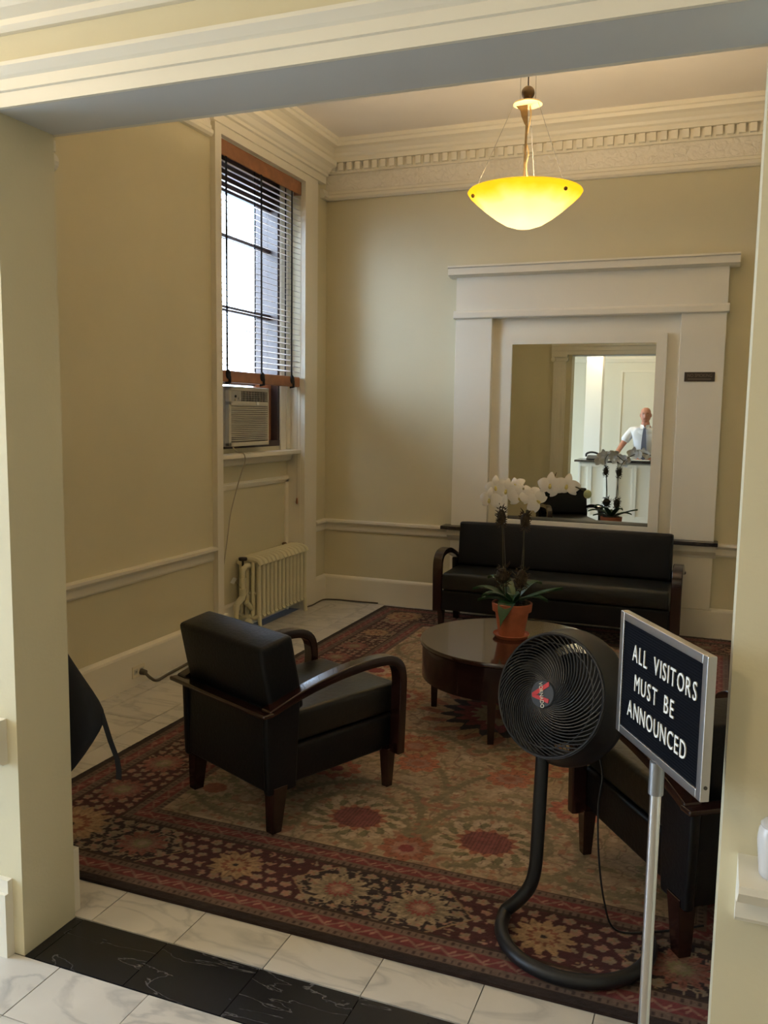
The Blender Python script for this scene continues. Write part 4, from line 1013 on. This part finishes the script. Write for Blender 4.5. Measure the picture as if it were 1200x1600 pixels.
def put_row(txt, uc, zc, h, sx=.70, gap=.0085, space=.026):
    x = 0; items = []
    for ch in txt:
        if ch == ' ': x += space; continue
        if ch not in glyph:
            me = text_mesh(ch, h/.70, .0012); xsv = [v.co.x for v in me.vertices]; x0 = min(xsv); wv = max(xsv)-x0
            me.transform(Matrix.Diagonal((sx, 1, 1, 1)) @ Matrix.Translation((-x0, 0, 0))); me.materials.clear(); me.materials.append(M['letter'])
            glyph[ch] = (me, wv*sx)
        me, wv = glyph[ch]; items.append((me, x)); x += wv+gap
    tot = x-gap
    for me, xx in items:
        o = bpy.data.objects.new('letter', me); C.objects.link(o); o.parent = sg
        o.rotation_euler = (R(90), 0, 0); o.location = (uc-tot/2+xx, -.0085, zc-h/2)
BW = SW-2*fw_; BH = SZ1-SZ0-2*fw_; top = SZ1-fw_
LH = .040
put_row('ALL VISITORS', .018, top-.245*BH, LH, gap=.0076)
put_row('MUST BE', -.018, top-.51*BH, LH)
put_row('ANNOUNCED', -.004, top-.775*BH, LH, gap=.0076)
MB().cyl((.0, 0, SZ0-.075), (.0, 0, SZ0), .0165, n=20).build('collar', 'greyalu', sg, smooth=True)
MB().cyl((.0, 0, .02), (.0, 0, SZ0-.06), .0125, n=20).build('pole', 'alu', sg, smooth=True)
MB().lathe([(0, 0), (.14, 0), (.145, .008), (.13, .018), (.02, .028), (0, .028)], 40).build('base', 'greyalu', sg, smooth=True)

# ------------------------------------------------------------------ bag hanging behind the left column
bag = thing('black_bag', 'black cloth bag with a dangling strap hanging behind the left column', 'bag', (-2.0, YF1+.036, .88))
def bagp(): 
    bm = MB(); rings = [(.0, -2.06, .012, .02), (-.06, -2.045, .04, .04), (-.14, -2.01, .075, .05), (-.21, -1.975, .105, .06), (-.25, -1.965, .112, .06), (-.29, -1.972, .105, .06), (-.40, -2.03, .085, .05), (-.50, -2.09, .06, .04), (-.54, -2.12, .02, .03)]
    n = 14; vs = []; fs = []
    for z, cx, rx, ry in rings:
        for j in range(n):
            a = 2*PI*j/n; vs.append((cx+2.0+rx*math.cos(a), .095+ry*math.sin(a), z))
    for i in range(len(rings)-1):
        for j in range(n): fs.append((i*n+j, i*n+(j+1)%n, (i+1)*n+(j+1)%n, (i+1)*n+j))
    fs.append(tuple(range(n))); fs.append(tuple(range((len(rings)-1)*n, len(rings)*n))[::-1])
    return bm.add(vs, fs)
bagp().build('bag_body', 'bagcloth', bag, sub=1)
sp = [Vector((.135, .095, -.235)), Vector((.165, .10, -.33)), Vector((.182, .11, -.39)), Vector((.188, .11, -.43)), Vector((.186, .11, -.46))]
mbs = MB()
for i in range(4):
    p, q_ = sp[i], sp[i+1]; h = .010
    mbs.add([(p.x-h, p.y, p.z), (p.x+h, p.y, p.z), (q_.x+h, q_.y, q_.z), (q_.x-h, q_.y, q_.z), (p.x-h, p.y+.004, p.z), (p.x+h, p.y+.004, p.z), (q_.x+h, q_.y+.004, q_.z), (q_.x-h, q_.y+.004, q_.z)], [(0,1,2,3),(7,6,5,4),(0,4,5,1),(1,5,6,2),(2,6,7,3),(3,7,4,0)])
mbs.build('strap', 'bagcloth', bag)
MB().tube([(-.02, -.034, .03), (-.02, .02, .03), (-.02, .09, -.01), (-.02, .10, .015)], .005, 8).build('hook', 'bronze', bag)

# ------------------------------------------------------------------ cup on the lobby rail, right edge of the view
cup = thing('plastic_cup', 'frosted plastic cup standing on the right hand ledge at the picture edge', 'cup', (.145, YF0-.075, .7385))
MB().lathe([(0, 0), (.026, 0), (.029, .004), (.036, .075), (.034, .095), (.030, .104), (.028, .10), (.033, .075), (.026, .006), (0, .005)], 28).build('cup_body', 'cup', cup, smooth=True)
MB().lathe([(0, .104), (.030, .104), (.031, .108), (.022, .118), (0, .122)], 28).build('cup_lid', 'cup', cup, smooth=True)

# ------------------------------------------------------------------ lobby behind the camera (seen in the mirror)
dk = thing('reception_desk', 'white panelled reception desk with a black countertop reflected in the mirror', 'desk', (-1.45, 0, 0))
DX0, DX1, DY0, DY1, DZ = -2.06, -.78, -.28, .22, 1.005
def db(mb, name, m, parent=None, **k): return mb.build(name, m, parent or dk, mtx=Matrix.Translation((1.45, 0, 0)), **k)
db(MB().box(DX0+.03, DY1-.05, 0, DX1, DY1-.02, DZ-.03).box(DX0+.03, DY0, 0, DX0+.06, DY1-.05, DZ-.03).box(DX1-.03, DY0, 0, DX1, DY1-.05, DZ-.03), 'carcass', 'white')
for x0, x1 in ((DX0+.03, -1.86), (-1.86, -1.60), (-1.45, -1.20), (-1.20, -.80)):
    pb = MB(); s = .035
    pb.box(x0, DY1-.02, .12, x0+s, DY1, DZ-.05).box(x1-s, DY1-.02, .12, x1, DY1, DZ-.05).box(x0+s, DY1-.02, .12, x1-s, DY1, .17).box(x0+s, DY1-.02, DZ-.10, x1-s, DY1, DZ-.05)
    db(pb, 'front_panel', 'white', bevel=.003)
db(MB().box(-1.60, DY1-.03, .0, -1.45, DY1+.03, DZ-.03), 'desk_pilaster', 'white')
db(MB().box(DX0+.03, DY1-.02, 0, DX1, DY1+.012, .12), 'plinth', 'white')
db(MB().box(DX0-.03, DY0-.05, DZ-.03, DX1+.02, DY1+.05, DZ), 'countertop', 'stone', bevel=.004)
ph_ = thing('desk_telephone', 'black telephone with curved handset on the left of the reception desk reflected in the mirror', 'telephone', (-1.84, .05, DZ))
MB().extr([(-.10, 0), (.10, 0), (.10, .02), (-.10, .065)], 'x', -.09, .09).build('phone_base', 'blackplastic', ph_, bevel=.005)
MB().tube(catmull([(-.10, .02, .05), (-.10, .0, .085), (-.05, -.0, .11), (.02, 0, .11), (.08, .0, .085), (.085, .02, .05)], 5), .016, 8).build('handset', 'blackplastic', ph_, smooth=True)
tr_ = thing('document_tray', 'low dark tray of papers on the reception desk beside the man in white', 'tray', (-1.13, .08, DZ))
MB().box(-.16, -.11, 0, .16, .11, .008).box(-.16, -.11, .008, -.15, .11, .03).box(.15, -.11, .008, .16, .11, .03).build('tray', 'blackplastic', tr_)
MB().box(-.14, -.095, .009, .13, .095, .016).build('paper_stack', 'tag', tr_)
# column, panelled wall
struct(MB().box(-2.15, -1.30, 0, -1.89, -1.02, LCEIL).box(-2.19, -1.34, 0, -1.85, -.98, .18).box(-2.19, -1.34, 2.80, -1.85, -.98, LCEIL), 'trim_lobby_column', 'white')
pw = MB()
for z0, z1 in ((.95, 2.48),):
    for a, b_, c, d_ in ((-1.72, z0, -1.69, z1), (-.2, z0, -.17, z1), (-1.69, z1-.03, -.2, z1), (-1.69, z0, -.2, z0+.03)): pw.box(a, LYB, b_, c, LYB+.02, d_)
pw.extr([(LYB, 2.62), (LYB+.03, 2.62), (LYB+.05, 2.68), (LYB+.05, 2.72), (LYB, 2.74)], 'x', LXL, LXR).extr([(LYB, 0), (LYB+.03, 0), (LYB+.03, .2), (LYB, .22)], 'x', LXL, LXR)
pw.extr([(LYB, 2.88), (LYB+.06, 2.90), (LYB+.12, 3.0), (LYB+.14, LCEIL), (LYB, LCEIL)], 'x', LXL, LXR)
struct(pw, 'trim_lobby_panelling', 'trim')

# ceiling lights of the lobby
def ceiling_light(x, y, power, label, group):
    t = thing('ceiling_light', label, 'light', (x, y, LCEIL), 0, group)
    MB().lathe([(.0, 0), (.17, 0), (.175, -.012), (.165, -.022), (0, -.022)], 32).build('mount', 'brass', t, smooth=True)
    me_ = bpy.data.materials.get('lamp_diffuser') or mat('lamp_diffuser', (1, .9, .75), .5, emit=(1, .76, .46), estr=9)
    MB().lathe([(.155, -.022), (.15, -.05), (.11, -.085), (.05, -.102), (0, -.106)], 32).build('diffuser', me_, t, smooth=True)
    l = bpy.data.lights.new('ceiling_light_lamp', 'POINT'); l.energy = power; l.color = (1, .80, .56); l.shadow_soft_size = .12
    o = bpy.data.objects.new('ceiling_light_lamp', l); C.objects.link(o); o.parent = t; o.location = (0, 0, -.24)
    return t
ceiling_light(-1.75, -.75, 26, 'warm glass ceiling light near the lobby column', 'lobby ceiling lights')
ceiling_light(-2.6, .75, 24, 'warm glass ceiling light over the lobby left of the opening', 'lobby ceiling lights')
ceiling_light(.9, .4, 10, 'warm glass ceiling light over the lobby right of the opening', 'lobby ceiling lights')

# ------------------------------------------------------------------ the man behind the desk
man = thing('person', 'bald person in white short sleeved shirt and tie leaning on the reflected desk', 'person', (-1.13, -.50, 0))
def skin(name, joints, edges, m, parent, levels=2):
    me = bpy.data.meshes.new(name); me.from_pydata([j[:3] for j in joints], edges, []); me.materials.append(M[m])
    o = bpy.data.objects.new(name, me); C.objects.link(o); o.parent = parent
    sk = o.modifiers.new('skin', 'SKIN'); sk.use_smooth_shade = True
    for i, j in enumerate(joints):
        r = j[3]; me.skin_vertices[0].data[i].radius = (r, r) if not isinstance(r, tuple) else r
    me.skin_vertices[0].data[0].use_root = True
    sb = o.modifiers.new('sub', 'SUBSURF'); sb.levels = levels; sb.render_levels = levels
    return o
# joints relative to the figure's origin; +y faces the room; z of hands at the counter
HZ_ = DZ+.025
J = [(0, 0, .98, (.15, .11)), (0, 0, 1.10, (.15, .11)), (0, .01, 1.26, (.16, .12)), (0, .01, 1.42, (.13, .09)), (0, .02, 1.53, (.07, .065)), (0, .03, 1.58, .064), (0, .035, 1.64, .06),
     (-.20, .0, 1.44, .062), (-.34, .08, 1.22, .046), (-.41, .34, 1.06, .034), (-.425, .44, HZ_, .028),
     (.20, .0, 1.44, .062), (.33, .06, 1.21, .046), (.36, .32, 1.06, .034), (.36, .42, HZ_, .028),
     (-.09, 0, .88, .10), (-.11, 0, .50, .062), (-.12, -.02, .08, .042), (-.12, .14, .035, .036),
     (.09, 0, .88, .10), (.11, 0, .50, .062), (.12, -.02, .08, .042), (.12, .14, .035, .036)]
E_ = [(0,1),(1,2),(2,3),(3,4),(4,5),(5,6),(3,7),(7,8),(8,9),(9,10),(3,11),(11,12),(12,13),(13,14),(0,15),(15,16),(16,17),(17,18),(0,19),(19,20),(20,21),(21,22)]
for hx, sgn, b0i in ((-.425, 1, 10), (.36, -1, 14)):
    for k_, (dx, ln) in enumerate(((-.026, .070), (-.009, .080), (.009, .076), (.025, .060))):
        dx *= sgn
        i0 = len(J); J.append((hx+dx*.8, .475, HZ_-.002, .011)); J.append((hx+dx*1.1, .475+ln*.5, HZ_+.004, .009)); J.append((hx+dx*1.25, .475+ln, DZ+.009, .0075))
        E_ += [(b0i, i0), (i0, i0+1), (i0+1, i0+2)]
    i0 = len(J); J.append((hx+sgn*.038, .455, HZ_-.004, .011)); J.append((hx+sgn*.058, .490, DZ+.010, .009)); E_ += [(b0i, i0), (i0, i0+1)]
skin('body', J, E_, 'skin', man)
# shirt over the trunk and upper arms
JS = [(0, 0, .95, (.175, .13)), (0, 0, 1.10, (.172, .128)), (0, .01, 1.26, (.182, .138)), (0, .01, 1.41, (.185, .125)), (0, .016, 1.49, (.12, .10)), (0, .02, 1.53, (.082, .08)),
      (-.20, .0, 1.445, .082), (-.275, .04, 1.34, .078), (-.315, .065, 1.265, .072), (.20, .0, 1.445, .082), (.275, .035, 1.34, .078), (.31, .055, 1.26, .072)]
skin('shirt', JS, [(0,1),(1,2),(2,3),(3,4),(4,5),(3,6),(6,7),(7,8),(3,9),(9,10),(10,11)], 'shirt', man)
MB().sphere((0, .012, 1.425), 1, 24, 14, (.225, .120, .098)).build('shirt_yoke', 'shirt', man, smooth=True)
cl = MB()
for s in (-1, 1): cl.add([(0, .135, 1.495), (s*.065, .11, 1.49), (s*.07, .05, 1.555), (s*.02, .10, 1.545), (0, .142, 1.49), (s*.067, .118, 1.485), (s*.072, .054, 1.55), (s*.02, .108, 1.54)], [(0,1,2,3),(4,7,6,5),(0,4,5,1),(1,5,6,2),(2,6,7,3),(3,7,4,0)])
cl.build('collar', 'shirt', man)
JT = [(0, 0, .97, (.165, .12)), (-.09, 0, .86, .115), (-.11, 0, .50, .082), (-.12, -.02, .10, .068), (.09, 0, .86, .115), (.11, 0, .50, .082), (.12, -.02, .10, .068)]
skin('trousers', JT, [(0,1),(1,2),(2,3),(0,4),(4,5),(5,6)], 'trouser', man)
for s in (-1, 1): MB().sphere((s*.12, .06, .045), .05, 12, 8, (.95, 2.6, .9)).build('shoe', 'valve', man, smooth=True)
ti = MB(); pth = [(.115, 1.51, .022), (.150, 1.49, .016), (.165, 1.42, .026), (.170, 1.30, .034), (.168, 1.15, .042), (.162, 1.04, .040), (.160, 1.0, .004)]
vs = []; fs = []
for y, z, w_ in pth: vs += [(-w_, y, z), (w_, y, z), (w_, y-.008, z), (-w_, y-.008, z)]
for i in range(len(pth)-1):
    for j in range(4): fs.append((i*4+j, i*4+(j+1)%4, (i+1)*4+(j+1)%4, (i+1)*4+j))
fs += [(0,1,2,3), (24,27,26,25)]
ti.add(vs, fs).build('tie', 'tie', man)
# head with features sculpted into one mesh
hd = MB(); n, m_ = 36, 26; HCx, HCy, HCz = 0, .045, 1.70
def headr(th, ph):
    x = math.sin(th)*math.cos(ph); y = math.sin(th)*math.sin(ph); z = math.cos(th)
    rx, ry, rz = .078, .098, .116
    if z < 0: k_ = 1-.13*(-z)**1.5; rx *= k_; ry *= 1-.06*(-z)
    sq = (abs(x)**2.5+abs(y)**2.5+abs(z)**2.5)**(-1/2.5); px, py, pz = x*rx*sq, y*ry*sq, z*rz*sq
    if y > 0:
        py += .020*math.exp(-(px/.012)**2-((pz+.020)/.022)**2)            # nose
        py += .006*math.exp(-(px/.010)**2-((pz-.012)/.02)**2)
        py -= .010*(math.exp(-((abs(px)-.030)/.014)**2-((pz-.006)/.012)**2))  # eye sockets
        py += .005*math.exp(-((abs(px)-.028)/.022)**2-((pz-.028)/.009)**2)    # brow
        py += .005*math.exp(-(px/.024)**2-((pz+.058)/.010)**2)            # mouth
        py += .007*math.exp(-(px/.022)**2-((pz+.095)/.016)**2)            # chin
    return (px+HCx, py+HCy, pz+HCz)
vs = [headr(PI*i/m_, 2*PI*j/n) for i in range(1, m_) for j in range(n)]+[headr(0, 0), headr(PI, 0)]; T_ = len(vs)-2; fs = []
for i in range(m_-2):
    for j in range(n): fs.append((i*n+j, (i+1)*n+j, (i+1)*n+(j+1)%n, i*n+(j+1)%n))
for j in range(n): fs.append((T_, j, (j+1)%n)); fs.append((T_+1, (m_-2)*n+(j+1)%n, (m_-2)*n+j))
head = hd.add(vs, fs).build('head', 'skin', man, smooth=True)
for s in (-1, 1):
    MB().sphere((s*.030, .1245, HCz+.006), .0118, 10, 8).build('eye', 'eye', head, smooth=True)
    MB().sphere((s*.030, .1322, HCz+.006), .0055, 8, 6).build('iris', 'iris', head, smooth=True)
    MB().sphere((s*.030, .1255, HCz+.0125), .0125, 10, 8, (1.15, .9, .6)).build('eyelid', 'skin', head, smooth=True)
    MB().sphere((s*.080, .035, HCz-.005), .030, 12, 8, (.35, .62, 1)).build('ear', 'skin', head, smooth=True)
    MB().tube([(s*.014, .147, HCz+.026), (s*.03, .145, HCz+.030), (s*.046, .134, HCz+.025)], .0034, 5).build('eyebrow', 'hair', head)
MB().tube([(-.024, .138, HCz-.058), (0, .146, HCz-.056), (.024, .138, HCz-.058)], .0042, 6).build('mouth', 'lipskin', head, smooth=True)

# ------------------------------------------------------------------ outside the window
nb = thing('neighbour_building', 'pale stone building with dark windows seen through the blind', 'building', (-6.9, 14.0, 0))
MB().box(-.9, 0, -4, 3.5, 3, 14).build('facade', 'brick', nb)
for z in np.arange(-1.5, 12, 1.9):
    f0 = MB().box(.55, -.06, z, 1.0, .0, z+1.5).build('window_frame', 'brick', nb)
    MB().box(.6, -.075, z+.05, .95, -.06, z+1.45).build('window_pane', 'brickdark', f0)
    f0 = MB().box(1.35, -.06, z, 1.8, .0, z+1.5).build('window_frame', 'brick', nb)
    MB().box(1.4, -.075, z+.05, 1.75, -.06, z+1.45).build('window_pane', 'brickdark', f0)
struct(MB().box(-40, -30, -4.2, -5.4, 40, -4), 'ground_outside', 'ground')
